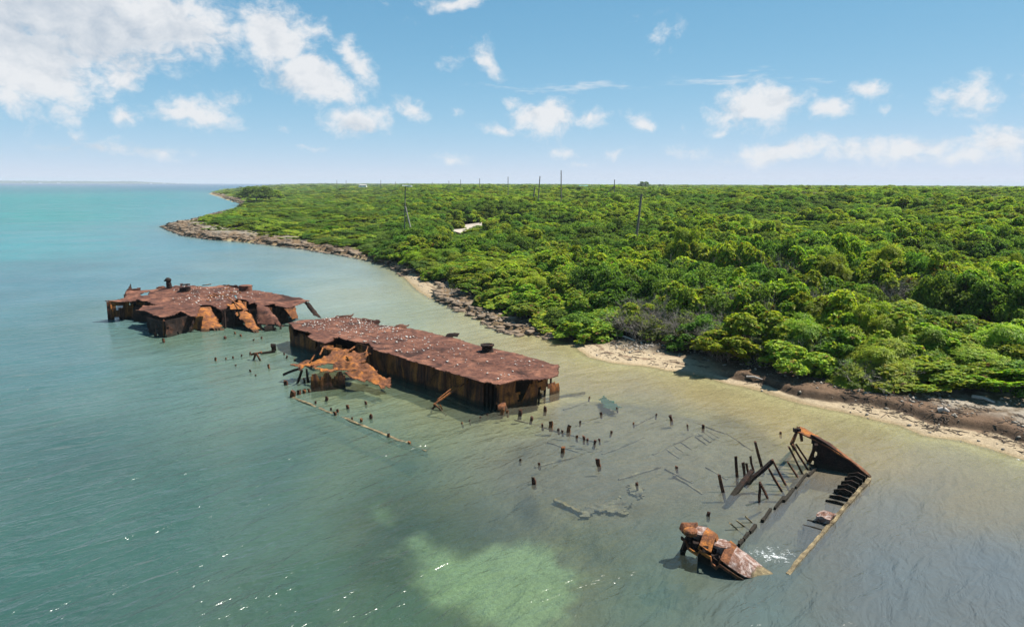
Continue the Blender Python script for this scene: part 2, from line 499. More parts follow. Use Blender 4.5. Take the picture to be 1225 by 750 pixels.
def build_terrain():
    x, y, f = polar_grid(8.0, 16000.0, [(18, 1.03), (33, 1.0075), (64, 1.0042), (130, 1.0075), (320, 1.011), (16001, 1.022)], 0.16, 46, 4.0)
    z, sd, sd2, rk, lpos, led = land_height(x, y, True)
    r = np.hypot(x, y)
    n1 = fbm(x / 0.6, y / 0.6, 41, 4); n2 = fbm(x / 3.0, y / 3.0, 42, 4); n3 = fbm(x / 14.0, y / 14.0, 43, 3)
    sand = np.array(srgb(216, 194, 160)) * 0.60
    wet = np.array(srgb(172, 150, 108)) * 0.62
    wrack = np.array(srgb(124, 100, 80)) * 0.72
    rock = np.array(srgb(128, 104, 76)) * 0.75
    pale = np.array(srgb(176, 166, 150)) * 0.72
    litter = np.array(srgb(112, 98, 80)) * 0.7
    weed = np.array(srgb(62, 66, 44)) * 0.55
    green = np.array(srgb(70, 82, 38)) * 0.6

    def lerp(a, b, t): return a * (1 - t[:, None]) + b * t[:, None]
    col = np.tile(sand, (len(x), 1))
    col = lerp(col, np.tile(wet, (len(x), 1)), (1 - sstep(0.05, 0.5, sd2 + (n2 - .5) * .5)) * .7)
    # wrack lines
    a = np.degrees(np.arctan2(x, y))
    w = sstep(-0.12, 0.0, sd2 - lpos) * (1 - sstep(2.2, 3.6, sd2 - lpos + (n2 - .5) * 3)) * led
    lines = (np.abs(((sd2 + (n2 - .5) * 1.6) % 1.1) - 0.5) < 0.16) * sstep(0.9, 1.3, sd2) * (1 - sstep(3.5, 5.0, sd2)) * sstep(0.30, 0.46, n3 * .4 + n1 * .6)
    w = np.clip(np.maximum(w, lines * 0.85), 0, 1)
    nfine = fbm(x / .25, y / .25, 49, 3)
    col = lerp(col, wrack * (0.35 + 1.3 * (n1 * .5 + nfine * .5))[:, None], w)
    ledge_shade = sstep(-.18, -.05, sd2 - lpos) * (1 - sstep(.15, .4, sd2 - lpos + (n1 - .5) * .4)) * led  # undercut shadow of the ledge, painted as a dark band in the ground colour
    col = lerp(col, np.tile(np.array([.045, .032, .022]), (len(x), 1)), ledge_shade * .8)
    # rubble strip above the wrack
    t = sstep(2.6, 4.2, sd2 + (n2 - .5) * 2) * (sd2 > 0)
    mixc = lerp(np.tile(pale, (len(x), 1)), np.tile(litter, (len(x), 1)), sstep(0.4, 0.6, n1))
    col = lerp(col, mixc, t * 0.9)
    # iron shore
    nr = fbm(x / (.8 * np.clip(r / 70, 1, 4)), y / (.8 * np.clip(r / 70, 1, 4)), 47, 4)
    rockc = lerp(np.tile(rock, (len(x), 1)), np.tile(rock * 0.3, (len(x), 1)), sstep(0.42, 0.6, nr))
    rockc = lerp(rockc, np.tile(pale, (len(x), 1)), sstep(3.0, 9.0, sd2 + (nr - .5) * 9) * 0.6)
    col = lerp(col, rockc, rk * sstep(-0.3, 0.1, sd2))
    # inland soil and low green cover
    sv = signed_dist(x, y, VEG)
    col = lerp(col, np.tile(litter * 0.55, (len(x), 1)), sstep(-0.2, 2.0, sv + (n2 - .5) * 3))
    col = lerp(col, np.tile(green, (len(x), 1)), sstep(6, 30, sv) * 0.8)
    # grey stony clearing on the point
    clr = np.exp(-(((a + 14.2) / 4.2) ** 2) - (((r - 196) / 14) ** 2)) * sstep(.3, .5, n2)
    col = lerp(col, pale * 0.62 * (0.7 + .6 * n1)[:, None], np.clip(clr * 1.3, 0, 1) * (sd2 > 0))
    # the bed
    under = 1 - sstep(-0.5, 0.0, sd2)
    bedc = np.tile(np.array(srgb(212, 194, 148)) * 0.7, (len(x), 1))
    deep = sstep(9, 22, -sd + (n3 - .5) * 16)
    bedc = lerp(bedc, np.tile(weed * 1.6, (len(x), 1)), deep * 0.75 * (1 - sstep(60, 150, r)))
    bedc = lerp(bedc, np.tile(np.array(srgb(138, 132, 120)) * .55, (len(x), 1)), sstep(-1.0, 1.0, signed_dist(x, y, HULLFLOOR) + (n2 - .5) * 3) * 0.75)
    sh = sstep(-1.2, 1.2, signed_dist(x, y, SHALLOW) + (n2 - .5) * 2)
    bedc = lerp(bedc, np.tile(np.array(srgb(190, 186, 140)) * .62, (len(x), 1)), sh * 0.8)
    sp = np.maximum(sstep(-.5, .7, signed_dist(x, y, SANDPATCH) + (n2 - .5) * 2.6 + (n1 - .5) * 1.0), sstep(-.4, .5, signed_dist(x, y, SMALLPATCH) + (n2 - .5) * 1.2) * .8)
    ring = sstep(-3.4, -0.6, signed_dist(x, y, SANDPATCH) + (n2 - .5) * 2) * (1 - sp) * sstep(-1.5, 1.5, -(x + 0.5) + (y - 19) * 0.1)
    bedc = lerp(bedc, np.tile(weed * .7, (len(x), 1)), ring * 0.8)
    bedc = lerp(bedc, np.tile(np.array(srgb(176, 200, 150)) * .60, (len(x), 1)), sp)
    bedc = bedc * (0.8 + 0.4 * n1)[:, None]
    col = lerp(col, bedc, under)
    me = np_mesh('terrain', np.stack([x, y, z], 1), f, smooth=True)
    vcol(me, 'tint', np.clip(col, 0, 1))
    m, t, out = new_mat('ground')
    at = t.node('ShaderNodeAttribute', {'attribute_name': 'tint'}).outputs['Color']
    pos = t.node('ShaderNodeNewGeometry').outputs['Position']
    a1 = t.noise(pos, 6.0, 6, 0.65); a2 = t.noise(pos, 28.0, 4, 0.6)
    k = t.math('MULTIPLY', t.mapr(a1, 0.3, 0.7, 0.72, 1.22), t.mapr(a2, 0.3, 0.7, 0.72, 1.25))
    kc = t.node('ShaderNodeCombineColor'); [t.l.new(k, kc.inputs[i]) for i in range(3)]
    c = t.mix(1.0, at, kc.outputs[0], 'MULTIPLY')
    pbsdf(t, out, c, 0.95, bump(t, t.math('ADD', a1, a2), 0.6, 0.08), 0.15)
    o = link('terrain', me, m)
    return tag(o, 'low sandy coast with rocky ledges and the sea bed off it', 'terrain', kind='structure')


build_terrain()


# ------------------------------------------------------------------ water
# colour of the water body itself by place: photo position -> scattering colour, milkiness
WC = [  # px, py, srgb, opacity
    (60, 700, (60, 92, 84), .9), (200, 620, (62, 92, 84), .9), (60, 540, (66, 96, 92), .9), (330, 560, (66, 94, 86), .86), (400, 690, (62, 90, 76), .8),
    (60, 420, (78, 116, 118), .93), (200, 450, (86, 118, 114), .88), (300, 470, (112, 132, 116), .72), (420, 530, (98, 118, 98), .6), (480, 600, (62, 88, 76), .72),
    (60, 340, (84, 124, 134), .95), (200, 330, (94, 130, 140), .95), (60, 290, (72, 142, 146), .97), (200, 290, (90, 136, 146), .97),
    (60, 258, (56, 138, 134), 1), (220, 255, (78, 138, 142), 1), (60, 238, (40, 136, 132), 1), (230, 238, (62, 132, 136), 1), (20, 226, (34, 118, 124), 1), (250, 225, (40, 98, 122), 1), (150, 221, (34, 82, 122), 1), (20, 220, (38, 88, 122), 1), (320, 220, (34, 82, 122), 1),
    (320, 320, (122, 146, 148), .85), (420, 350, (162, 172, 156), .75), (300, 345, (100, 138, 142), .9), (400, 325, (150, 164, 156), .8), (470, 345, (178, 180, 156), .6),
    (480, 372, (164, 168, 142), .62), (560, 385, (176, 166, 120), .55), (640, 415, (178, 162, 110), .5), (720, 440, (178, 160, 108), .5), (820, 465, (174, 156, 102), .5),
    (920, 500, (168, 150, 100), .5), (1050, 530, (150, 136, 98), .6), (1170, 570, (134, 126, 98), .68), (1100, 600, (104, 112, 108), .84), (1180, 680, (98, 110, 110), .92),
    (1050, 700, (96, 108, 106), .9), (900, 720, (86, 106, 98), .9), (760, 720, (80, 104, 88), .8), (640, 690, (96, 118, 88), .55), (560, 680, (98, 122, 90), .5),
    (600, 600, (88, 104, 98), .66), (700, 560, (106, 110, 104), .6), (800, 540, (114, 112, 104), .58), (900, 580, (106, 108, 102), .62), (960, 620, (104, 108, 102), .64),
    (620, 530, (112, 114, 96), .55), (520, 500, (124, 126, 96), .5), (420, 470, (120, 130, 100), .5), (330, 430, (124, 140, 118), .62), (250, 415, (118, 138, 112), .66),
    (700, 490, (134, 128, 108), .52), (760, 500, (126, 122, 106), .52), (500, 730, (62, 88, 70), .85), (800, 640, (90, 108, 92), .62), (700, 640, (84, 104, 88), .6)]
FOAM_SPOT = P(924, 664, 0)


def build_water():
    x, y, f = polar_grid(8.0, 16000.0, [(18, 1.02), (60, 1.006), (150, 1.01), (16001, 1.025)], 0.14, 44, 4.0)
    r = np.hypot(x, y)
    sd = signed_dist(x, y, COAST)
    zb = land_height(x, y)
    # control colours blended by bearing and log distance
    lx, ly = np.degrees(np.arctan2(x, y)), np.log(np.maximum(r, 8)) * 22
    num = np.zeros((len(x), 4)); den = np.zeros(len(x))
    wx = lx + (fbm(x / 9, y / 9, 61, 3) - .5) * 7; wy = ly + (fbm(x / 9, y / 9, 62, 3) - .5) * 7
    for (px, py, c, op) in WC:
        q = P(px, py, 0)
        qa, qr = math.degrees(math.atan2(q.x, q.y)), math.log(math.hypot(q.x, q.y)) * 22
        w = 1.0 / ((wx - qa) ** 2 + (wy - qr) ** 2 + 9.0) ** 1.7
        num += w[:, None] * np.array([*srgb(*c), op])[None]; den += w
    res = num / den[:, None]
    col = res[:, :3] * WATER_GAIN * np.array([1.06, 1.0, 1.04])
    lf = 1 - sstep(-8, 4, lx)
    col = col * np.stack([1 - .12 * lf, 1 + .02 * lf, 1 + .06 * (1 - lf)], 1)
    op = res[:, 3]
    # the bed shows through where it is shallow, wherever the water lies
    depth = np.clip(-zb, 0, 9)
    op = op * (1 - np.exp(-depth * 5.0)) 
    sp = sstep(-.6, .8, signed_dist(x, y, SANDPATCH) + (fbm(x / 3, y / 3, 42, 4) - .5) * 2.2)
    sp2 = sstep(-3.5, -0.5, signed_dist(x, y, SANDPATCH) + (fbm(x / 1.5, y / 1.5, 44, 4) - .5) * 2.0)
    op = op * (1 - 0.38 * sp2)
    hf = sstep(-1.5, 1.5, signed_dist(x, y, HULLFLOOR) + (fbm(x / 3, y / 3, 46, 3) - .5) * 3)
    op = op * (1 - 0.45 * hf)
    # drifting cloudiness
    nn = fbm(x / 6, y / 6, 65, 4)
    col = col * (0.86 + 0.28 * nn)[:, None]
    # foam: narrow lines at the water's edge, and the wash over the sunken corner
    amp = np.clip(r * 0.012, 0.35, 6.0)
    e = sd + (fbm(x / (amp * 3.0), y / (amp * 3.0), 3, 4) - 0.5) * amp * 1.2
    w0 = np.clip(r * 0.0035, 0.18, 3.0)
    a = lx
    where = np.exp(-((a + 8.2) / 2.0) ** 2) + 0.5 * sstep(29, 33, a) + 0.7 * (r > 95) + 0.1
    foam = np.exp(-((e + w0 * .8) / w0) ** 2) * np.clip(where, 0, 1) * sstep(.38, .6, fbm(x / (w0 * 6), y / (w0 * 6), 71, 3))
    d = np.hypot((x - FOAM_SPOT.x) / 1.5, (y - FOAM_SPOT.y) / 1.0)
    foam = np.maximum(foam, np.exp(-d * d * .9) * 0.66)
    # swell
    t1 = np.radians(42)
    u = x * -math.sin(t1) + y * math.cos(t1)
    v = x * math.cos(t1) + y * math.sin(t1)
    wn = fbm(u / 1.6, v / 7.0, 81, 3) - .5
    wn2 = fbm(u / 0.7, v / 2.2, 84, 2) - .5
    fade = (1 - sstep(70, 150, r)) * sstep(0.2, 5.0, -sd) * (0.35 + 0.65 * sstep(6, 25, -sd))
    z = (wn * 0.16 + wn2 * 0.06) * fade
    me = np_mesh('water', np.stack([x, y, z], 1), f, smooth=True)
    vcol(me, 'tint', np.clip(col, 0, 1)); vflt(me, 'milk', np.clip(op, 0.02, 1)); vflt(me, 'foam', np.clip(foam, 0, 1)); vflt(me, 'calm', np.clip(sstep(0, 45, -sd), 0.0, 1))
    m, t, out = new_mat('sea_water')
    A = lambda n, o='Fac': t.node('ShaderNodeAttribute', {'attribute_name': n}).outputs[o]
    pos = t.node('ShaderNodeNewGeometry').outputs['Position']
    cd = t.node('ShaderNodeCameraData').outputs['View Distance']
    p1 = t.mapping(t.mapping(pos, rot=(0, 0, R(-42))), scale=(0.42, 1.25, 1))
    p2 = t.mapping(t.mapping(pos, rot=(0, 0, R(-60))), scale=(0.9, 2.2, 1))
    p3 = t.mapping(t.mapping(pos, rot=(0, 0, R(-20))), scale=(2.6, 5.5, 1))
    h1 = t.noise(p1, 0.8, 3, 0.6, 0.6); h2 = t.noise(p2, 1.0, 3, 0.6, 0.8); h3 = t.noise(p3, 1.1, 3, 0.65, 0.5)
    h = t.math('ADD', t.math('MULTIPLY', h1, 0.62), t.math('ADD', t.math('MULTIPLY', h2, 0.3), t.math('MULTIPLY', h3, 0.07)))
    calm = t.math('MULTIPLY', t.mapr(A('calm'), 0, 1, 0.42, 1.0), t.mapr(t.noise(t.mapping(t.mapping(pos, rot=(0, 0, R(-30))), scale=(.5, 1.3, 1)), .07, 3, .6, .5), .35, .65, .5, 1.08))
    bn = t.node('ShaderNodeBump', None, Distance=WAVE_DIST)
    t.l.new(calm, bn.inputs['Strength']); t.l.new(h, bn.inputs['Height'])
    nrm = bn.outputs[0]
    # body
    dif = t.node('ShaderNodeBsdfDiffuse'); t.l.new(A('tint', 'Color'), dif.inputs['Color'])
    bn2 = t.node('ShaderNodeBump', None, Distance=WAVE_DIST * .8, Strength=0.8); t.l.new(h, bn2.inputs['Height']); t.l.new(bn2.outputs[0], dif.inputs['Normal'])
    tr = t.node('ShaderNodeBsdfTransparent', None, Color=(0.90, 0.96, 0.91, 1))
    body = t.node('ShaderNodeMixShader'); t.l.new(A('milk'), body.inputs[0]); t.l.new(tr.outputs[0], body.inputs[1]); t.l.new(dif.outputs[0], body.inputs[2])
    fr = t.node('ShaderNodeFresnel', None, IOR=1.42); t.l.new(nrm, fr.inputs['Normal'])
    gl = t.node('ShaderNodeBsdfGlossy', None, Roughness=0.16); t.l.new(nrm, gl.inputs['Normal'])
    fk = t.math('MINIMUM', t.math('MULTIPLY', fr.outputs[0], 0.95), REFL_MAX)
    surf = t.node('ShaderNodeMixShader'); t.l.new(fk, surf.inputs[0]); t.l.new(body.outputs[0], surf.inputs[1]); t.l.new(gl.outputs[0], surf.inputs[2])
    # foam and small white crests
    fo = t.node('ShaderNodeBsdfDiffuse', None, Color=(0.78, 0.8, 0.8, 1))
    fn = t.noise(t.mapping(pos, scale=(1, 1, 1)), 5.0, 5, 0.7, 1.2)
    ff = t.mapr(t.math('ADD', A('foam'), t.math('MULTIPLY', t.math('SUBTRACT', fn, 0.5), 1.5)), 0.62, 0.9, 0, 0.9, True)
    sfin = t.node('ShaderNodeMixShader'); t.l.new(ff, sfin.inputs[0]); t.l.new(surf.outputs[0], sfin.inputs[1]); t.l.new(fo.outputs[0], sfin.inputs[2])
    t.l.new(sfin.outputs[0], out.inputs['Surface'])
    o = link('water', me, m)
    return tag(o, 'clear shallow sea turning from grey green to turquoise offshore', 'water', kind='structure')


WATER_GAIN = 0.76
WAVE_DIST = 0.6
REFL_MAX = 0.5
build_water()

# ------------------------------------------------------------------ plain materials


def rust_mat(name, dark, mid, bright, bright_amt=0.5, streak=False, chips=0.0, scale=1.0, tide=True):
    m, t, out = new_mat(name)
    tc = t.node('ShaderNodeNewGeometry').outputs['Position']
    v = t.mapping(tc, scale=(2.2, 2.2, 0.32)) if streak else tc
    n1 = t.noise(v, 0.9 * scale, 7, 0.66, 0.4)
    n2 = t.noise(v, 3.2 * scale, 6, 0.7)
    n3 = t.noise(tc, 14.0 * scale, 4, 0.6)
    n4 = t.noise(t.mapping(tc, loc=(7, 3, 1)), 0.55 * scale, 5, 0.6, 0.8)
    c = t.mix(t.mapr(n2, 0.36, 0.62), dark, mid)
    c = t.mix(t.math('MULTIPLY', t.mapr(n1, 0.62 - 0.3 * bright_amt, 0.8 - 0.3 * bright_amt), t.mapr(n3, 0.3, 0.6, 0.55, 1.0)), c, bright)
    c = t.mix(t.mapr(n4, 0.54, 0.66, 0, 0.85), c, tuple(d * 0.45 for d in dark))
    k = t.mapr(n3, 0.3, 0.7, 0.7, 1.3)
    kc = t.node('ShaderNodeCombineColor'); [t.l.new(k, kc.inputs[i]) for i in range(3)]
    c = t.mix(1.0, c, kc.outputs[0], 'MULTIPLY')
    if chips > 0:
        vo = t.node('ShaderNodeTexVoronoi', None, Scale=2.6, Randomness=1.0); t.l.new(tc, vo.inputs['Vector'])
        big = t.noise(tc, 0.35, 3, 0.6)
        ch = t.math('MULTIPLY', t.math('LESS_THAN', vo.outputs['Distance'], 0.14), t.math('GREATER_THAN', t.math('ADD', big, t.math('MULTIPLY', n2, .5)), 0.86 - 0.12 * chips))
        c = t.mix(ch, c, (0.5, 0.45, 0.4))
    sp_ = t.node('ShaderNodeSeparateXYZ'); t.l.new(tc, sp_.inputs[0])
    tz = t.math('ADD', sp_.outputs[2], t.math('MULTIPLY', t.math('SUBTRACT', n2, .5), .35))
    c = t.mix(t.mapr(tz, .12, .3, .85 if tide else 0.0, 0), c, (.022, .019, .012))
    hh = t.math('ADD', n2, t.math('MULTIPLY', n3, 0.6))
    pbsdf(t, out, c, 0.85, bump(t, hh, 0.8, 0.06), 0.2)
    return m


M = {}
M['deck'] = rust_mat('rust_deck', (0.05, 0.022, 0.016), (0.145, 0.06, 0.038), (0.27, 0.12, 0.072), 0.42)
M['wall'] = rust_mat('rust_wall', (0.03, 0.016, 0.012), (0.13, 0.05, 0.028), (0.38, 0.145, 0.035), 0.58, streak=True)
M['orange'] = rust_mat('rust_orange', (0.07, 0.03, 0.018), (0.22, 0.085, 0.035), (0.46, 0.165, 0.025), 0.42, scale=1.5)
M['panel'] = rust_mat('rust_panel', (0.07, 0.03, 0.018), (0.19, 0.075, 0.04), (0.40, 0.15, 0.032), 0.68, streak=True, scale=1.3)
M['dark'] = rust_mat('rust_dark_shaded', (0.012, 0.009, 0.008), (0.032, 0.018, 0.013), (0.12, 0.045, 0.02), 0.2)  # dark rust, deepened further so the colour carries the shade of overhung walls
M['post'] = rust_mat('rust_post', (0.03, 0.018, 0.014), (0.11, 0.045, 0.025), (0.32, 0.12, 0.035), 0.4, scale=2.5, tide=False)
M['algae'] = rust_mat('weedy_steel', (0.08, 0.06, 0.035), (0.22, 0.17, 0.095), (0.32, 0.25, 0.135), 0.5, scale=2.0, tide=False)
M['pale'] = rust_mat('silted_steel', (0.14, 0.115, 0.08), (0.24, 0.20, 0.135), (0.33, 0.28, 0.18), 0.45, scale=2.0, tide=False)
M['bird'] = rust_mat('bird_stained_rust', (0.13, 0.055, 0.03), (0.28, 0.16, 0.12), (0.58, 0.5, 0.46), 0.55, scale=5.0, tide=False)


def simple_mat(name, col, rough=0.8, var=0.3, scale=4.0, spec=0.3, stretch=(1, 1, 1)):
    m, t, out = new_mat(name)
    tc = t.node('ShaderNodeTexCoord').outputs['Object']
    n = t.noise(t.mapping(tc, scale=stretch), scale, 5, 0.6)
    c = t.mix(t.mapr(n, 0.3, 0.7), tuple(k * (1 - var) for k in col), tuple(min(1, k * (1 + var)) for k in col))
    pbsdf(t, out, c, rough, bump(t, n, 0.4, 0.02), spec)
    return m


M['wood'] = simple_mat('weathered_wood', (0.17, 0.145, 0.12), 0.9, 0.35, 3.0, stretch=(6, 6, .6))
M['drift'] = simple_mat('bleached_wood', (0.42, 0.37, 0.32), 0.9, 0.3, 3.0, stretch=(1, 6, 6))
M['white'] = simple_mat('white_paint', (0.78, 0.78, 0.76), 0.6, 0.06)
M['metal'] = simple_mat('grey_metal', (0.3, 0.31, 0.32), 0.5, 0.15)
M['glass'] = simple_mat('solar_glass', (0.02, 0.03, 0.07), 0.15, 0.2, spec=0.6)
M['coral'] = simple_mat('coral_chips', (0.58, 0.54, 0.48), 0.95, 0.3, 9.0)
M['stone'] = simple_mat('shore_stone', (0.30, 0.26, 0.21), 0.95, 0.5, 2.5)
M['net'] = simple_mat('teal_net', (0.018, 0.075, 0.055), 0.9, 0.4, 8.0)
M['roof_g'] = simple_mat('roof_green', (0.08, 0.2, 0.17), 0.7, 0.1)
M['roof_r'] = simple_mat('roof_grey', (0.35, 0.33, 0.31), 0.7, 0.1)
M['dkglass'] = simple_mat('window_dark', (0.03, 0.04, 0.05), 0.2, 0.1)
M['ceramic'] = simple_mat('insulator', (0.5, 0.5, 0.48), 0.4, 0.1)

# ------------------------------------------------------------------ sheet-metal builders


def n3(p, s=1.0, o=0.0):
    return mnoise.noise(Vector((p[0] * s + o, p[1] * s + o * .7, p[2] * s - o)))


def sheet_mesh(name, nu, nv, fn, keep=None, thick=0.03, both=True):
    """grid of plating: fn(u,v)->point, keep(u,v)->bool; solid plate of the given thickness"""
    bm = bmesh.new()
    vs = {}
    def V(i, j):
        k = (i, j)
        if k not in vs: vs[k] = bm.verts.new(fn(i / nu, j / nv))
        return vs[k]
    for i in range(nu):
        for j in range(nv):
            if keep is None or keep((i + .5) / nu, (j + .5) / nv):
                try: bm.faces.new((V(i, j), V(i + 1, j), V(i + 1, j + 1), V(i, j + 1)))
                except ValueError: pass
    bmesh.ops.recalc_face_normals(bm, faces=bm.faces)
    if thick:
        g = bmesh.ops.solidify(bm, geom=list(bm.faces), thickness=thick)
    me = bpy.data.meshes.new(name); bm.to_mesh(me); bm.free()
    return me


def in_poly(x, y, poly):
    c = False; n = len(poly)
    for i in range(n):
        ax, ay = poly[i]; bx, by = poly[(i + 1) % n]
        if (ay > y) != (by > y) and x < (bx - ax) * (y - ay) / (by - ay) + ax: c = not c
    return c


def poly_sheet(name, outline, zfun, cell, mat, parent, holes=(), thick=0.035, rag=0.15, ang=0.0):
    """plate that fills an outline (world x,y), with ragged edges; zfun(x,y) gives its height"""
    ca, sa = math.cos(ang), math.sin(ang)
    rot = lambda p: (p[0] * ca + p[1] * sa, -p[0] * sa + p[1] * ca)
    ol = [rot(p) for p in outline]; hl = [[rot(p) for p in h] for h in holes]
    x0, x1 = min(p[0] for p in ol) - rag, max(p[0] for p in ol) + rag
    y0, y1 = min(p[1] for p in ol) - rag, max(p[1] for p in ol) + rag
    nu, nv = max(2, int((x1 - x0) / cell)), max(2, int((y1 - y0) / cell))
    def xy(u, v): return x0 + (x1 - x0) * u, y0 + (y1 - y0) * v
    def fn(u, v):
        a, b = xy(u, v)
        a += n3((a, b, 0), 2.3) * cell * .3; b += n3((a, b, 5), 2.3) * cell * .3
        X, Y = a * ca - b * sa, a * sa + b * ca
        return Vector((X, Y, zfun(X, Y)))
    def keep(u, v):
        a, b = xy(u, v)
        a2 = a + n3((a, b, 1), 1.4) * rag * 1.5 + n3((a, b, 2), 4.5) * rag; b2 = b + n3((a, b, 3), 1.4) * rag * 1.5 + n3((a, b, 4), 4.5) * rag
        if not in_poly(a2, b2, ol): return False
        return not any(in_poly(a2, b2, h) for h in hl)
    me = sheet_mesh(name, nu, nv, fn, keep, thick)
    return link(name, me, mat, parent)


def idw(pts):
    """height field through traced edge points (x,y,z)"""
    arr = np.array([[p[0], p[1], p[2]] for p in pts])
    def f(x, y):
        w = 1.0 / ((arr[:, 0] - x) ** 2 + (arr[:, 1] - y) ** 2 + 0.05) ** 1.5
        return float((w * arr[:, 2]).sum() / w.sum())
    return f


def patch(name, c00, c10, c11, c01, mat, parent, nu=14, nv=14, bulge=0.0, rag=0.12, bumps=0.05, thick=0.035, keep=None, ragside='uv'):
    """bent plate between four corners"""
    c00, c10, c11, c01 = map(Vector, (c00, c10, c11, c01))
    nrm = (c10 - c00).cross(c01 - c00).normalized()
    if nrm.z < 0: nrm = -nrm
    def fn(u, v):
        p = c00.lerp(c10, u).lerp(c01.lerp(c11, u), v)
        k = math.sin(math.pi * min(max(u, 0), 1)) * math.sin(math.pi * min(max(v, 0), 1))
        return p + nrm * (bulge * k + n3(p, 1.1) * bumps + n3(p, 3.0, 4) * bumps * .5)
    def kp(u, v):
        if keep and not keep(u, v): return False
        if rag <= 0: return True
        p = c00.lerp(c10, u).lerp(c01.lerp(c11, u), v)
        e = rag * (0.5 + n3(p, 2.2, 9) * 0.9 + n3(p, 6.0, 2) * .5)
        lu = e if 'u' in ragside else -1; lv = e if 'v' in ragside else -1
        return u > lu * .5 and u < 1 - lu * .5 and v > lv * .5 and v < 1 - lv
    me = sheet_mesh(name, nu, nv, fn, kp, thick)
    return link(name, me, mat, parent)


def wall(name, p0, p1, z0, z1, mat, parent, ns=40, nz=12, dent=0.05, keep=None, thick=0.04, topfn=None):
    p0, p1 = Vector((p0[0], p0[1])), Vector((p1[0], p1[1]))
    d = (p1 - p0); nrm = Vector((-d.y, d.x)).normalized()
    def fn(u, v):
        q = p0.lerp(p1, u); zt = topfn(u) if topfn else z1
        z = z0 + (zt - z0) * v
        o = n3((q.x, q.y, z), 0.8) * dent + n3((q.x, q.y, z), 2.4, 3) * dent * .5
        return Vector((q.x + nrm.x * o, q.y + nrm.y * o, z))
    me = sheet_mesh(name, ns, nz, fn, keep, thick)
    return link(name, me, mat, parent)


def bar_bm(bm, a, b, w, h=None, w2=None, ragged=0.0, up=None, nseg=3, seed=0):
    """a rough bar of rectangular section from a to b"""
    a, b = Vector(a), Vector(b); h = h or w; w2 = w2 or w
    d = (b - a).normalized()
    up = Vector(up) if up else (Vector((0, 0, 1)) if abs(d.z) < 0.9 else Vector((0.3, 1, 0)))
    s = d.cross(up).normalized(); t = s.cross(d)
    rings = []
    for i in range(nseg + 1):
        f = i / nseg; p = a.lerp(b, f); ww = w + (w2 - w) * f; hh = h * (ww / w)
        ring = []
        for (sx, tx) in ((-1, -1), (1, -1), (1, 1), (-1, 1)):
            j = Vector((n3(p, 7, sx + seed), n3(p, 7, tx + 3 + seed), n3(p, 7, 5 + sx * tx + seed))) * w * 0.35
            q = p + s * sx * ww / 2 + t * tx * hh / 2 + j
            if i == nseg: q += d * random.uniform(-1, 1) * ragged
            ring.append(bm.verts.new(q))
        rings.append(ring)
    for i in range(nseg):
        for k in range(4):
            bm.faces.new((rings[i][k], rings[i][(k + 1) % 4], rings[i + 1][(k + 1) % 4], rings[i + 1][k]))
    bm.faces.new(rings[0][::-1]); bm.faces.new(rings[-1])


def bars(name, lst, mat, parent=None, **kw):
    bm = bmesh.new()
    for (a, b, w, h) in lst: bar_bm(bm, a, b, w, h, **kw)
    bmesh.ops.recalc_face_normals(bm, faces=bm.faces)
    me = bpy.data.meshes.new(name); bm.to_mesh(me); bm.free()
    return link(name, me, mat, parent)


def lathe(name, prof, mat, parent, loc, n=20, tilt=(0, 0)):
    bm = bmesh.new(); rings = []
    for (r, z) in prof:
        ring = []
        for k in range(n):
            a = 2 * math.pi * k / n
            v = Vector((r * math.cos(a), r * math.sin(a), z)); v.x += z * tilt[0]; v.y += z * tilt[1]
            v += Vector((n3(v, 3), n3(v, 3, 5), 0)) * 0.03
            ring.append(bm.verts.new(Vector(loc) + v))
        rings.append(ring)
    for i in range(len(rings) - 1):
        for k in range(n):
            bm.faces.new((rings[i][k], rings[i][(k + 1) % n], rings[i + 1][(k + 1) % n], rings[i + 1][k]))
    bm.faces.new(rings[-1]); bm.faces.new(rings[0][::-1])
    me = bpy.data.meshes.new(name); bm.to_mesh(me); bm.free()
    return link(name, me, mat, parent)


# ------------------------------------------------------------------ the long barge
DZ = 1.62
bN = P(596, 492, 0); bL = P(346, 413, 0); bR = P(670, 470, 0)
U = (bL - bN).normalized(); BLEN = (bL - bN).length
Vv = Vector((-U.y, U.x, 0))
if Vv.dot(bR - bN) < 0: Vv = -Vv
BWID = (bR - bN).dot(Vv)
BP = lambda s, t, z: Vector((bN.x + U.x * s + Vv.x * t, bN.y + U.y * s + Vv.y * t, z))
BANG = math.atan2(U.y, U.x)

barge = thing('wrecked_barge', 'long flat topped rusty barge hulk with white chips and one drum on its deck', 'barge wreck', (bN.x, bN.y, 0))
deck_px = [(345, 386), (358, 383), (380, 381.5), (413, 379.2), (430, 381), (445, 385), (453, 388.5), (470, 390), (487, 393), (512, 397), (537, 402.5), (562, 410), (593, 417.5), (620, 424), (646, 430.5),
           (668, 437.5), (667, 448), (655, 450), (630, 452), (612, 456), (599, 459.5), (577, 456.5), (548, 448), (518, 439.5), (490, 431), (470, 424), (447, 417.3), (440, 411), (425, 408.5), (405, 404), (397, 403.5), (399, 407), (389, 410.5),
           (378, 408), (368, 402.5), (373, 399), (362, 396), (352, 393)]
deck_ol = [P(a, b, DZ) for a, b in deck_px]


def deckz(x, y):
    p = Vector((x, y, 0)) - bN
    s, t = p.dot(U), p.dot(Vv)
    z = DZ + n3((x, y, 0), 0.35) * 0.07 + n3((x, y, 3), 1.1) * 0.025 + n3((x, y, 7), 3.0) * 0.02
    seam = abs(((s + 40) % 3.1) - 1.55)
    z += 0.06 * max(0, 1 - abs(seam - 1.5) / 0.12)
    z -= 0.05 * max(0, 1 - abs(t - 2.4) / 0.12)
    z -= 0.22 * max(0, 1 - math.hypot(s + 0.3, t - 2.8) / 1.8)      # sag over the broken end
    return z


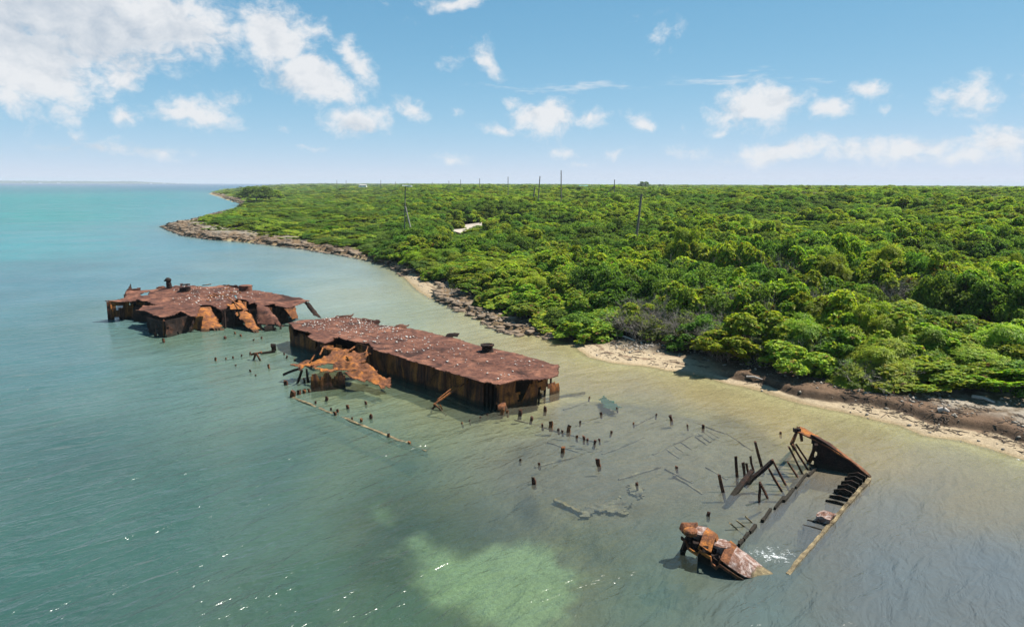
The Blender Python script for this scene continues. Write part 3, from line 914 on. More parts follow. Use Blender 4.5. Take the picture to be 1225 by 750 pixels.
poly_sheet('deck_plating', [p.xy for p in deck_ol], deckz, 0.10, M['deck'], barge, rag=0.03, ang=BANG, thick=0.05)


def keep_side(u, v):
    s = u * BLEN; z = -1.2 + v * (DZ + 1.15)
    w = n3((s, z, 0), 1.5) * .35 + n3((s, z, 4), 4) * .15
    if 0.22 < s + w * .25 < 1.25 and z > -0.2: return False                # torn opening by the corner
    if BLEN - 9.2 < s + w < BLEN - 3.6 and z > 0.75 + w * 1.6: return False  # side peeled away
    if BLEN - 3.4 < s + w < BLEN - 0.7 and z > 0.95 + w * 1.2: return False
    return True


SIDE_IN = 0.12
wall('side_plating', BP(0, SIDE_IN, 0), BP(BLEN, SIDE_IN, 0), -1.2, DZ - 0.05, M['wall'], barge, 150, 18, 0.12, keep_side)


def keep_end(u, v):
    t = u * BWID; z = -1.2 + v * (DZ + 1.1)
    w = n3((t, z, 2), 1.8) * .4 + n3((t, z, 6), 5) * .15
    if t > 1.4 and z > 1.05 + w - 0.15 * abs(t - 3): return False
    if 3.0 < t + w * .6 < 4.2 and z < 0.55 + w and z > -.5: return False
    if 1.35 + z * .45 < t + w * .2 < 1.9 + z * .55 and z > 0.1: return False
    return True


wall('end_plating', BP(0.1, 0.05, 0), BP(0.1, BWID, 0), -1.2, DZ - 0.08, M['panel'], barge, 44, 20, 0.12, keep_end)
wall('bulkhead', BP(1.5, 0.3, 0), BP(1.5, BWID - .2, 0), -1.2, DZ - 0.10, M['dark'], barge, 12, 6, 0.05)
wall('side_plating', BP(1.2, BWID - .1, 0), BP(BLEN - .2, BWID - .1, 0), -1.2, DZ - 0.12, M['wall'], barge, 60, 8, 0.1)
wall('end_plating', BP(BLEN - .05, SIDE_IN, 0), BP(BLEN - .05, BWID - .1, 0), -1.2, DZ - 0.12, M['wall'], barge, 24, 8, 0.1)
wall('bulkhead', BP(4.0, 2.6, 0), BP(BLEN - .3, 2.6, 0), -1.2, DZ - 0.14, M['dark'], barge, 40, 6, 0.05)
for s in (0.45, 0.8, 1.1):
    bars('frame_rib', [(BP(s, 0.22, -1), BP(s, 0.22, DZ - .1), 0.09, 0.16)], M['dark'], barge)
for s in np.arange(2.6, BLEN - 9.5, 1.9):
    bars('stiffener', [(BP(s, SIDE_IN - .05, -.8), BP(s, SIDE_IN - .05, DZ - .12), 0.07, 0.05)], M['wall'], barge)
bars('broken_brace', [(BP(0.0, 1.75, 0.05), BP(-0.12, 2.35, 1.1), 0.06, 0.06)], M['panel'], barge)
for (t, z) in ((3.3, .9), (3.8, .8), (4.3, 1.0)):
    bars('hanging_frame', [(BP(0.12, t, -0.6), BP(0.12, t + .05, z), 0.10, 0.10)], M['dark'], barge, ragged=.1)
# the curled plate edge at the corner
patch('curled_plate', BP(.05, -.12, .55), BP(-.02, .55, .45), BP(-.25, .5, -.15), BP(-.15, -.2, -.2), M['orange'], barge, 10, 10, .12, .3)
# bollard on the deck
q = P(583, 420.5, DZ)
lathe('bollard', [(.42, -.05), (.42, .05), (.36, .08), (.34, .34), (.43, .38), (.44, .46), (.30, .48), (.28, .42)], M['dark'], barge, (q.x, q.y, DZ))
q = P(540, 404, DZ)
patch('bent_flap', q + Vector((-.55, .2, .0)), q + Vector((.5, -.1, .0)), q + Vector((.7, .3, .28)), q + Vector((-.4, .5, .18)), M['dark'], barge, 10, 6, .08, .3)
q = P(418, 380, DZ)
for (x1, y1, x2, y2) in ((430, 383, 455, 388.5), (470, 391, 486, 393), (395, 381, 420, 380)):
    a, b = P(x1, y1, DZ), P(x2, y2, DZ)
    patch('raised_edge', a, b, b + Vv * .3 + Vector((0, 0, .25)), a + Vv * .25 + Vector((0, 0, .15)), M['deck'], barge, 12, 4, .03, .4)


def chip_cloud(name, label, pts, lo, hi):
    vs, fs = [], []
    base = np.array([(1, 0, 0), (-1, 0, 0), (0, 1, 0), (0, -1, 0), (0, 0, 1), (0, 0, -1)], float)
    tri = np.array([(0, 2, 4), (2, 1, 4), (1, 3, 4), (3, 0, 4), (2, 0, 5), (1, 2, 5), (3, 1, 5), (0, 3, 5)])
    for k, p in enumerate(pts):
        s = lo + (hi - lo) * random.random() ** 2.5
        an = random.random() * 6.28
        b = base * (1 + RNG.uniform(-.45, .45, (6, 3))) * np.array([s, s * random.uniform(.5, 1), s * random.uniform(.3, .55)])
        b = np.stack([b[:, 0] * math.cos(an) - b[:, 1] * math.sin(an), b[:, 0] * math.sin(an) + b[:, 1] * math.cos(an), b[:, 2]], 1)
        vs.append(b + np.array(p)); fs.append(tri + 6 * k)
    return vs, fs


pts = []
while len(pts) < 480:
    s, t = random.uniform(0.3, BLEN), random.uniform(.3, BWID - .2)
    dn = 0.08 + 0.92 * float(sstep(6, 19, s)) * (0.25 + .75 * t / BWID) * (.4 + 1.2 * max(0, n3((s, t, 9), .5) + .25)) + 0.3 * max(0, n3((s, t, 0), .6))
    if random.random() > dn: continue
    p = BP(s, t, 0)
    if not in_poly(p.x, p.y, [v.xy for v in deck_ol]): continue
    pts.append((p.x, p.y, deckz(p.x, p.y) + .05))
v_, f_ = chip_cloud('coral', '', pts, .03, .12)
o = link('coral_rubble', np_mesh('coral_rubble', np.concatenate(v_), np.concatenate(f_)), M['coral'])
tag(o, 'white coral chips and shells strewn over the deck of the long barge', 'rubble', kind='stuff')

# ------------------------------------------------------------------ torn orange plating beside the barge
K4 = lambda x, y: (330 + x / 8.1667, 395 + y / 8.1667)       # enlarged survey crop
torn = thing('torn_deck_wreck', 'bright orange jagged plate peeled off the barge side and held up on struts', 'wreckage', tuple(P(365, 465, 0)))
pl = [(140, 350, 1.0), (230, 320, 1.1), (330, 298, 1.25), (450, 260, 1.35), (560, 215, 1.4), (640, 180, 1.5), (715, 195, 1.5), (735, 212, 1.5), (800, 215, 1.45), (850, 205, 1.45), (900, 195, 1.5), (940, 230, 1.4),
      (890, 255, 1.35), (870, 300, 1.25), (800, 310, 1.25), (760, 318, 1.25), (860, 340, 1.2), (960, 385, 1.05), (1060, 450, .85), (1150, 535, .6), (1140, 555, .55), (1090, 540, .6), (1070, 575, .5), (960, 530, .6), (900, 480, .75), (800, 480, .85),
      (720, 440, .95), (690, 395, 1.05), (640, 370, 1.15), (540, 410, 1.1), (500, 395, 1.15), (430, 400, 1.15), (350, 350, 1.2), (290, 335, 1.15), (230, 380, 1.0)]
plw = [P(*K4(a, b), z - .12) for a, b, z in pl]
zf = idw(plw)
hole = [[P(*K4(a, b), 1.25).xy for a, b in h] for h in ([(370, 318), (560, 300), (570, 330), (500, 350), (420, 335)], [(670, 265), (735, 285), (700, 305), (675, 295)])]
poly_sheet('torn_plate', [p.xy for p in plw], lambda x, y: zf(x, y) + n3((x, y, 0), 1.2) * .22 + n3((x, y, 2), 3.1) * .10, 0.085, M['orange'], torn, hole, .04, .17, BANG)
a, b = P(*K4(345, 600), 0), P(*K4(680, 560), 0)
wall('support_plate', a, b, -1.0, 1.05, M['wall'], torn, 30, 16, .1, lambda u, v: v < .93 + .1 * math.sin(u * 17))
up = [(320, 55), (400, 20), (470, 0), (560, 20), (580, 75), (540, 105), (470, 120), (390, 95)]
upw = [P(*K4(x, y), 1.5) for x, y in up]
poly_sheet('torn_plate', [p.xy for p in upw], lambda x, y: 1.46 + n3((x, y, 5), 1.4) * .12, .09, M['orange'], torn, (), .04, .08, BANG)
for (x1, y1, z1, x2, y2, z2, w) in ((255, 390, .95, 208, 530, -.1, .10), (300, 380, 1.0, 318, 520, -.1, .13), (230, 375, .95, 75, 435, .42, .14), (270, 470, .35, 285, 510, -.1, .10), (440, 150, 1.35, 560, 160, 1.4, .1),
                                     (380, 240, 1.5, 340, 300, 1.2, .06), (460, 175, 1.5, 430, 240, 1.35, .07), (900, 160, 1.65, 880, 220, 1.45, .05), (770, 160, 1.6, 720, 195, 1.5, .07)):
    bars('strut', [(P(*K4(x1, y1), z1), P(*K4(x2, y2), z2), w, w)], M['dark' if z2 < 1 else 'panel'], torn)
patch('torn_plate', P(*K4(450, 150), 1.4), P(*K4(650, 185), 1.45), P(*K4(620, 215), 1.3), P(*K4(440, 190), 1.25), M['panel'], torn, 14, 6, .05, .25)

# ------------------------------------------------------------------ the collapsed far hulk
K3 = lambda x, y: (120 + x / 8.75, 325 + y / 8.75)
K5 = lambda x, y: (240 + x / 8.1667, 325 + y / 8.1667)
hulk = thing('collapsed_hulk', 'broken rusty hulk with sagging deck and plates folded down into the water', 'ship wreck', tuple(P(250, 385, 0)))
ol = [K3(40, 318) + (1.75,), K3(150, 305) + (1.75,), K3(262, 285) + (1.75,), K3(262, 272) + (1.75,), K3(275, 205) + (2.0,), K3(420, 198) + (1.95,), K3(560, 185) + (1.95,), K3(700, 178) + (1.95,), K3(830, 150) + (2.05,), K3(960, 148) + (2.1,),
      K3(1080, 165) + (2.05,), K5(60, 155) + (2.0,), K5(200, 143) + (2.05,), K5(330, 150) + (2.0,), K5(400, 165) + (1.95,), K5(520, 185) + (1.9,), K5(650, 208) + (1.9,), K5(800, 232) + (1.85,), K5(960, 255) + (1.7,),
      K5(1050, 290) + (1.55,), K5(1010, 320) + (1.5,), K5(930, 345) + (1.45,), K5(860, 362) + (1.4,), K5(790, 360) + (1.5,), K5(700, 325) + (1.6,), K5(620, 335) + (1.6,), K5(560, 350) + (1.55,), K5(540, 312) + (1.65,), K5(480, 315) + (1.65,), K5(440, 285) + (1.7,),
      K5(350, 280) + (1.75,), K5(320, 300) + (1.7,), K5(270, 335) + (1.6,), K5(200, 375) + (1.45,), K5(160, 350) + (1.5,), K5(90, 330) + (1.55,), K5(0, 335) + (1.5,),
      K3(1010, 465) + (1.35,), K3(970, 475) + (1.35,), K3(850, 435) + (1.45,), K3(770, 468) + (1.35,), K3(660, 485) + (1.3,), K3(560, 455) + (1.4,), K3(490, 425) + (1.45,), K3(390, 398) + (1.5,), K3(460, 355) + (1.6,), K3(600, 345) + (1.65,), K3(470, 320) + (1.65,), K3(390, 292) + (1.75,), K3(330, 318) + (1.7,), K3(220, 325) + (1.7,)]
olw = [P(a, b, z) for a, b, z in ol]
zf2 = idw(olw)


def hulkz(x, y):
    z = zf2(x, y)
    r = abs(n3((x, y, 0), .22)); z += 0.30 * (0.25 - r)
    return z + n3((x, y, 3), .8) * .08 + n3((x, y, 5), 2.2) * .04


hole = [[P(*K5(a, b), 1.75).xy for a, b in ((320, 235), (345, 240), (430, 360), (400, 375))], [P(*K3(a, b), 1.8).xy for a, b in ((420, 240), (520, 222), (500, 245), (430, 262))]]
poly_sheet('sagging_deck', [p.xy for p in olw], hulkz, 0.13, M['deck'], hulk, hole, .05, .08)
# plates that fold down to the water
def PL(K, pts): return [P(*K(a, b), z) for a, b, z in pts]
for K, q, mat, bl in ((K5, [(-105, 345, 1.5), (90, 335, 1.5), (245, 590, -.15), (10, 620, -.2)], 'panel', .25), (K5, [(250, 320, 1.72), (385, 275, 1.8), (650, 600, -.2), (545, 640, -.25)], 'panel', .3),
                      (K5, [(540, 345, 1.62), (650, 335, 1.66), (815, 540, .35), (560, 520, .45)], 'deck', .3), (K5, [(800, 355, 1.55), (930, 345, 1.5), (955, 470, .5), (905, 480, .45)], 'orange', .05),
                      (K5, [(155, 350, 1.45), (270, 335, 1.55), (235, 385, 1.15), (170, 375, 1.15)], 'deck', .1), (K5, [(415, 290, 1.7), (450, 295, 1.7), (445, 375, 1.2), (425, 370, 1.2)], 'panel', .02),
                      (K5, [(1000, 290, 1.6), (1060, 300, 1.5), (1180, 455, .1), (1110, 440, .3)], 'dark', .1), (K5, [(640, 350, 1.5), (700, 340, 1.5), (720, 480, .3), (660, 420, .8)], 'panel', .05),
                      (K3, [(1010, 465, 1.35), (1080, 450, 1.4), (1060, 640, -.1), (950, 610, .1)], 'panel', .1)):
    patch('folded_plate', *PL(K, q), M[mat], hulk, 16, 16, bl, .16, .07)
# what is left of its sides
def hw(K, p, q, z1, mat='dark', holes=0.0, sd=0, z0=-1.2):
    a, b = P(*K(*p), 0), P(*K(*q), 0)
    L = (b - a).length
    def kp(u, v):
        z = z0 + v * (z1 - z0); w = n3((u * L, z, sd), 1.3) + .5 * n3((u * L, z, sd + 3), 3.5)
        return not (z > -.1 and w > 0.62 - holes)
    return wall('side_plating', a, b, z0, z1, M[mat], hulk, int(L / .2) + 2, 14, .15, kp)


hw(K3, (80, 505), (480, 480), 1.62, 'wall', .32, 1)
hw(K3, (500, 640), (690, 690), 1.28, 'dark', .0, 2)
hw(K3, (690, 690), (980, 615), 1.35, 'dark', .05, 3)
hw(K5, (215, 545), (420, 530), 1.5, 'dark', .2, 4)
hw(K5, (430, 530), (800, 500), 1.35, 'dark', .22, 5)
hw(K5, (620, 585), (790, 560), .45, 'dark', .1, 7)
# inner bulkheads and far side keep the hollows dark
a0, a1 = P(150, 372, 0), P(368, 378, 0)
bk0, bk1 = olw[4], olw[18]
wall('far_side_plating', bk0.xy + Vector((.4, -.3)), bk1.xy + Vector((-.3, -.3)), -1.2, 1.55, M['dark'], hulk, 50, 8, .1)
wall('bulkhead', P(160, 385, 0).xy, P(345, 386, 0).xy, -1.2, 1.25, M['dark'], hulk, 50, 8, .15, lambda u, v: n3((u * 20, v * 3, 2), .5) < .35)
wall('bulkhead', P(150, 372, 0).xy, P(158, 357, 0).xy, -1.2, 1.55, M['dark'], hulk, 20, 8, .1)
for i, (x, y) in enumerate(((240, 555), (320, 545), (480, 535), (660, 520), (740, 515))):
    a = P(*K5(x, y), 0)
    bars('frame_rib', [(a + Vector((0, 0, -1)), a + Vector((random.uniform(-.2, .2), .3, 1.4)), .1, .14)], M['dark'], hulk)
for i, (x, y) in enumerate(((120, 510), (240, 500), (340, 500), (665, 690))):
    a = P(*K3(x, y), 0)
    bars('frame_rib', [(a + Vector((0, 0, -1)), a + Vector((random.uniform(-.1, .1), .2, 1.4)), .1, .14)], M['wall'], hulk)
# post, hatch coaming, drum, loose rails on deck
q = P(*K3(725, 185), 1.95)
lathe('mooring_post', [(.26, -.1), (.24, .5), (.22, .75), (.3, .85), (.26, 1.0), (.1, 1.12)], M['dark'], hulk, q, 12, (-.08, 0))
bars('post_arm', [(q + Vector((-.15, 0, .82)), q + Vector((-.45, 0, .86)), .12, .12)], M['dark'], hulk)
q = P(*K3(890, 205), 2.0)
lathe('hatch_coaming', [(.5, -.1), (.48, .3), (.52, .36), (.4, .36), (.38, .1)], M['dark'], hulk, q, 14)
q = P(*K5(440, 178), 1.95)
lathe('drum', [(.62, -.1), (.6, .38), (.64, .42), (.5, .45)], M['deck'], hulk, q, 16)
for i in range(16):
    x, y = random.uniform(250, 700), random.uniform(150, 250)
    a = P(*K5(x - 250, y), 1.95); a.z = hulkz(a.x, a.y) + .06
    d = Vector((random.uniform(-1, 1), random.uniform(-.5, .5), 0)).normalized() * random.uniform(.3, 1.0)
    bars('loose_rail', [(a, a + d + Vector((0, 0, random.uniform(0, .12))), .09, .07)], M['panel'], hulk)
bars('pipe', [(P(*K5(270, 250), 2.0), P(*K5(420, 370), 1.55), .08, .08)], M['panel'], hulk)
for (x1, y1, x2, y2) in ((275, 205, 420, 200), (830, 150, 960, 150), (200, 143, 400, 165), (560, 185, 700, 178)):
    K = K5 if x1 == 200 else K3
    a, b = P(*K(x1, y1), 1.95), P(*K(x2, y2), 1.95)
    patch('raised_edge', a, b, b + Vector((0, .1, .28)), a + Vector((0, .1, .2)), M['deck'], hulk, 20, 4, .05, .4)
pts = []
while len(pts) < 190:
    x, y = random.uniform(205, 330), random.uniform(341, 368)
    if random.random() > math.exp(-((x - 262) / 45) ** 2 - ((y - 350) / 9) ** 2): continue
    p = P(x, y, 1.9)
    if in_poly(p.x, p.y, [v.xy for v in olw]): pts.append((p.x, p.y, hulkz(p.x, p.y) + .05))
v_, f_ = chip_cloud('coral', '', pts, .04, .14)
o = link('coral_rubble', np_mesh('coral_rubble', np.concatenate(v_), np.concatenate(f_)), M['coral'])
tag(o, 'pale coral chips on the sagging deck of the collapsed hulk', 'rubble', kind='stuff')

# ------------------------------------------------------------------ sunken barge end with its two raised corners
KB = lambda x, y: (780 + x / 3.41, 490 + y / 3.41)
K7 = lambda x, y: (800 + x / 7.5, 610 + y / 7.5)
K8 = lambda x, y: (930 + x / 8.33, 500 + y / 8.33)
g0, g1 = P(1041, 573, 0.03), P(942, 687, -0.045)
sunk = thing('sunken_barge_end', 'sunken end of a barge, one orange corner of it raised beside the reef coloured rail', 'barge wreck', (g0.x, g0.y, 0))
# raised far corner: dark wall under a curled orange flange
w0, w1 = P(*K8(310, 470), 0), P(*K8(930, 600), 0)
TL = P(*K8(300, 160), 1.45); TL2 = P(*K8(385, 255), 1.25)
TR = P(*K8(925, 590), .06)
TM = P(*K8(640, 350), .95)
def topu(u): return 1.36 * (1 - u ** 1.25) + .05
def kp(u, v):
    z = -.8 + v * (topu(u) + .8)
    if math.hypot((u - .1) * 3.2, z - .62) < .13: return False
    if u < .02 + .06 * (z > .1) * (1.2 - z): return False
    return True
wall('corner_plating', w0, w1, -.8, 1, M['dark'], sunk, 46, 24, .04, kp, .05, topu)  # shade on this side comes partly from the darkened rust colour
# flange: strip along the top edge, leaning to the land side
def flange(u, v):
    q = w0.lerp(w1, u); e = Vector((-(w1 - w0).y, (w1 - w0).x, 0)).normalized()
    if e.y < 0: e = -e
    wd = .56 * (1 - .45 * u) + .06
    z = topu(u) + .03 + v * .16 * (1 - u) - .1 * v * v
    lft = (w0 - w1).normalized() * .55 * (1 - u) ** 2
    p = Vector((q.x, q.y, 0)) + e * (wd * v - .08) + lft * 1.0
    return Vector((p.x, p.y, z + n3(p, 2) * .05))
me = sheet_mesh('flange', 40, 8, flange, lambda u, v: v < .9 + .2 * n3((u * 9, 0, 0), 1), .06)
link('flange', me, M['orange'], sunk)
bars('flange_tip', [(flange(0.02, .3), flange(0.02, .3) + Vector((-.28, .0, .0)), .2, .16)], M['dark'], sunk)
bars('corner_frame', [(P(*K8(310, 460), -.2), P(*K8(390, 262), 1.2), .16, .1)], M['dark'], sunk)
# sunken rail and its brackets
bm = bmesh.new(); nseg = 26; rings = []
ax = (g1 - g0).normalized(); sx = Vector((-ax.y, ax.x, 0))
for i in range(nseg):
    a = g0.lerp(g1, i / nseg); b = g0.lerp(g1, (i + 1.04) / nseg)
    a = a + sx * n3(a, 1.3) * .05; b = b + sx * n3(b, 1.3) * .05
    a.z += n3(a, 2) * .03; b.z += n3(b, 2) * .03
    bar_bm(bm, a, b, .14, .14, nseg=1)
me = bpy.data.meshes.new('rail'); bm.to_mesh(me); bm.free()
link('rail', me, M['algae'], sunk)
inn = sx if sx.dot(P(900, 600, 0) - g0) > 0 else -sx
for (f, h) in ((.035, .30), (.085, .30), (.135, .28), (.185, .26), (.235, .24), (.29, .14), (.34, .1), (.56, .05), (.61, .03), (.66, .0)):
    p = g0.lerp(g1, f)
    bm = bmesh.new()
    for k, off in enumerate((0, .06)):
        pass
    q0 = p + inn * .1; q1 = p + inn * .78
    vsx = []
    for off in (-.03, .03):
        vsx.append([bm.verts.new(c + ax * off) for c in (q0 + Vector((0, 0, -.6)), q1 + Vector((0, 0, -.6)), q1 + Vector((0, 0, h * .55 - .02)), q0 + inn * .3 + Vector((0, 0, h)), q0 + Vector((0, 0, h * .7)))])
    bm.faces.new(vsx[0][::-1]); bm.faces.new(vsx[1])
    for k in range(5):
        bm.faces.new((vsx[0][k], vsx[0][(k + 1) % 5], vsx[1][(k + 1) % 5], vsx[1][k]))
    bmesh.ops.recalc_face_normals(bm, faces=bm.faces)
    me = bpy.data.meshes.new('bracket'); bm.to_mesh(me); bm.free()
    link('bracket', me, M['dark'], sunk)
# bird-stained box on the rail
q = P(*KB(706, 452), 0.0)
bm = bmesh.new()
g = bmesh.ops.create_cube(bm, size=1)
bmesh.ops.subdivide_edges(bm, edges=bm.edges[:], cuts=4, use_grid_fill=True)
for v in bm.verts:
    c = v.co.copy()
    v.co = Vector((c.x * .5, c.y * .62, c.z * .34)) + Vector((n3(c, 3), n3(c, 3, 4), n3(c, 3, 8))) * .09
    rz = math.atan2(ax.y, ax.x) + math.pi / 2
    v.co = Matrix.Rotation(rz, 3, 'Z') @ v.co + Vector((q.x, q.y, .06))
me = bpy.data.meshes.new('bird_stained_box'); bm.to_mesh(me); bm.free()
link('stained_box', me, M['bird'], sunk)
# raised near corner: thick strip climbing out of the water with two bollard heads
nc = thing('raised_barge_corner', 'orange plate tipped up out of the water on dark legs carrying two white topped bollards', 'wreckage', tuple(P(*K7(500, 540), 0)))
edge_top = [(130, 115, 1.16), (200, 105, 1.16), (290, 110, 1.12), (360, 160, 1.02), (440, 220, .9), (540, 255, .78), (620, 330, .6), (720, 400, .4), (800, 460, .2), (880, 530, .03), (990, 590, -.12), (1060, 640, -.25)]
edge_bot = [(92, 170, 1.05), (125, 200, 1.0), (200, 260, .9), (290, 320, .78), (380, 375, .66), (440, 430, .55), (540, 500, .38), (630, 560, .2), (690, 590, .1), (780, 610, -.05), (860, 630, -.15), (960, 640, -.25)]
et = [P(*K7(*e[:2]), e[2]) for e in edge_top]; eb = [P(*K7(*e[:2]), e[2]) for e in edge_bot]
def lerp_list(l, u):
    f = u * (len(l) - 1); i = min(int(f), len(l) - 2)
    return l[i].lerp(l[i + 1], f - i)
def strip(u, v):
    p = lerp_list(eb, u).lerp(lerp_list(et, u), v)
    k = math.sin(math.pi * v) * .10
    for c in (.2, .42):      # the two dark recesses across the strip
        if abs(u - c) < .05: k -= .18
    return p + Vector((0, 0, k)) + Vector((0, 0, n3(p, 3) * .04))
def kst(u, v):
    if (abs(u - .205) < .04 or abs(u - .415) < .045) and v < .62 + .1 * n3((u * 30, v * 4, 0), 1): return False
    return True
for nm, m_, lo, hi in (('top_plate', 'orange', 0, .54), ('stained_plate', 'bird', .5, .78), ('weedy_plate', 'algae', .76, 1.0)):
    me = sheet_mesh(nm, 40, 14, lambda u, v, lo=lo, hi=hi: strip(lo + (hi - lo) * u, v) + Vector((0, 0, -.012 if lo else 0)), lambda u, v, lo=lo, hi=hi: kst(lo + (hi - lo) * u, v), .05)
    link(nm, me, M[m_], nc)
# inner web under the strip keeps its underside dark, with a lower lip
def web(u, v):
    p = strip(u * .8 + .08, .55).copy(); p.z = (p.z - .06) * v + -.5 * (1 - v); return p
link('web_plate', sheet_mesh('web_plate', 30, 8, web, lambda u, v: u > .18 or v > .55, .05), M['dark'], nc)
def lip(u, v):
    a = strip(u * .62 + .08, .0) + Vector((0, 0, -.12)); return a + Vector((0, 0, -.10 * (1 - v)))
link('lower_lip', sheet_mesh('lower_lip', 30, 2, lip, None, .06), M['orange'], nc)
for c, rr in ((.205, .3), (.415, .27)):
    p = strip(c, .72)
    lathe('bollard', [(rr * .9, -.28), (rr * .9, -.06), (rr * 1.12, -.02), (rr * 1.12, .06), (rr * .8, .1)], M['bird'], nc, p, 14)
    p2 = strip(c, .3) + Vector((0, 0, -.2))
    lathe('recess_tube', [(rr * .7, -.2), (rr * .7, .12), (rr * .4, .12)], M['dark'], nc, p2, 12)
p = P(*K7(195, 185), 1.1)
lathe('rounded_cap', [(.2, -.12), (.22, .0), (.18, .05), (.08, .07)], M['panel'], nc, p, 14)
for (x1, y1, z1, x2, y2, z2, w) in ((175, 240, .95, 120, 380, -.1, .16), (185, 280, .8, 165, 340, .2, .09), (220, 290, .7, 200, 320, .3, .08), (330, 350, .7, 290, 410, -.1, .2), (420, 420, .5, 400, 470, -.1, .16)):
    bars('leg', [(P(*K7(x1, y1), z1), P(*K7(x2, y2), z2), w, w)], M['dark'], nc)
bars('foot', [(P(*K7(108, 370), .05), P(*K7(150, 385), .02), .16, .14)], M['dark'], nc)

# ------------------------------------------------------------------ ribs and stubs standing out of the water


def stub(px, py, hpx, w=.12, lean=(0, 0), label='', group='', mat='post', name='rusty_stub', cat='stub'):
    b = P(px, py, 0)
    dist = (b - Vector((0, 0, CAM_H))).length
    h = hpx * dist / FPX * .9
    o = bars(name, [((b.x - lean[0] * .2, b.y, -.22), (b.x + lean[0] * h, b.y + lean[1] * h, h), w, w * random.uniform(.55, 1.0))], M[mat], None, ragged=w * .35, seed=random.random() * 50)
    # put the object's origin on its own foot
    o.data.transform(Matrix.Translation((-b.x, -b.y, 0))); o.location = (b.x, b.y, 0)
    return tag(o, label, cat, group)


rows = {
    'hulk': ([(186, 402.6, 5), (196, 409.5, 4), (269, 405.5, 3.5), (288.6, 402.6, 3), (313, 405, 2.5), (303, 407.5, 2), (281, 400, 3)], 'short dark stub in the shallows before the collapsed hulk', 'stubs before the collapsed hulk'),
    'row': ([(258, 431.5, 4), (270, 430.5, 3), (279, 429, 3), (289, 426.5, 3), (299, 424, 3), (300, 445, 3), (306, 449.5, 2), (322, 441, 6), (282, 437.5, 2), (343, 428.5, 3), (352, 432, 3), (340, 424, 2)], 'small rusty stub in the row between the hulk and the torn orange plate', 'stubs between hulk and torn plate'),
    'corner': ([(350, 474.5, 7), (358, 471, 5), (364, 469.5, 4), (370, 468.5, 4), (342.6, 461, 6)], 'thick rusty stub at the corner of the sunken hull line', 'stubs at the sunken corner'),
    'line': ([(401.5, 496.5, 5), (404, 493, 4), (432, 504, 4), (465, 522, 4), (490, 531, 3), (377.5, 482.5, 3), (390.5, 479, 6), (416, 488.5, 5), (437.7, 483.5, 4), (444, 500.5, 6), (396, 490, 3), (421, 501, 2)], 'rusty stub along the pale sunken hull edge before the torn plate', 'stubs along the sunken edge'),
    'end': ([(600, 496, 7), (607, 494, 4), (635.5, 503, 5), (652, 492, 6), (622, 497.5, 9), (553, 507, 2), (574.5, 500, 2.5), (583, 496.5, 2), (562, 504, 2)], 'rusty stub standing off the broken end of the long barge', 'stubs off the barge end'),
    'mid': ([(649, 510, 3), (659, 511, 8), (680, 517, 9), (690, 523.6, 3), (698.5, 526, 5), (703, 527, 3), (711, 531, 5), (717, 527, 3), (668, 515, 3), (673, 517, 3), (694, 506, 3)], 'rusty stub in the broken row running out from the barge end', 'row of stubs off the barge end'),
    'open': ([(673, 541.5, 8), (716.5, 557.5, 9), (622.5, 551, 2.5), (645, 556, 3), (639, 579, 9), (762, 580, 3), (809.6, 560, 3), (785, 497, 2), (758, 507, 2), (822.6, 510, 2.5), (841, 512.5, 5), (731, 518, 3), (719, 496, 4), (738, 489, 2), (705, 476, 2), (847.4, 617, 5), (803, 503, 7), (934, 519, 3)], 'lone rusty stub in open shallow water over the sunken hull floor', 'lone stubs over the hull floor'),
}
for key, (lst, lab, grp) in rows.items():
    for (px, py, hp) in lst:
        wd = (.055 + .014 * hp) * (1.4 if key in ('corner', 'hulk') else 1.0)
        if key == 'open' and hp >= 8: wd = .14
        stub(px, py, hp, min(wd, .26), (random.uniform(-.25, .25), random.uniform(-.15, .15)), lab, grp)

# tall ribs (crop pixels: foot x,y  head x,y and the head's height)
def rib(foot, head, w=.11, label='', name='hull_rib', group=None, mat='post', cat='rib', zf=0.0, zh=None):
    f = P(*KB(*foot), zf)
    if zh is None:
        # the rib stands roughly over its foot: find the height that keeps its head at the foot's depth
        d = ray(*KB(*head)); t = (f.y + .15) / d.y
        h = Vector((d.x * t, d.y * t, CAM_H + d.z * t))
    else:
        h = P(*KB(*head), zh)
    low = f - (h - f).normalized() * .4
    o = bars(name, [(low, h, w, w * .7)], M[mat], None, ragged=.03, seed=random.random() * 40)
    o.data.transform(Matrix.Translation((-f.x, -f.y, 0))); o.location = (f.x, f.y, 0)
    return tag(o, label, cat, group)


G = 'hull ribs between the two raised barge corners'
for foot, head, lab in (((289, 335), (272, 262), 'lone rib standing farthest out from the rest of the sunken barge ribs'), ((347, 274), (341, 188), 'upright rib behind the leaning double beam, blunt topped'),
                        ((378, 275), (371, 213), 'short upright rib close against the thick leaning beam'), ((393, 262), (384, 218), 'shortest rib tucked between two others by the thick beam'), ((413, 245), (399, 188), 'orange flecked rib just short of the tallest one'),
                        ((447, 230), (420, 130), 'tallest rib of the cluster, tapering to a point'), ((545, 305), (490, 205), 'leaning rib at the upper end of the thick beam'), ((528, 332), (476, 240), 'leaning rib parallel to its neighbour below the thick beam'),
                        ((594, 274), (553, 212), 'short leaning orange rib standing by itself before the bracket'), ((614, 262), (557, 150), 'long leaning rib, first of three under the bent bracket'), ((634, 243), (572, 142), 'long leaning rib, middle one of three under the bent bracket'), ((634, 212), (588, 140), 'leaning rib of three nearest to the raised corner')):
    rib(foot, head, .11 if 'short' not in lab else .1, lab, group=G)
rib((330, 352), (412, 250), .2, 'thick dark beam rising slantwise out of the water', 'leaning_beam', None, 'dark', 'beam', -.05, .55)
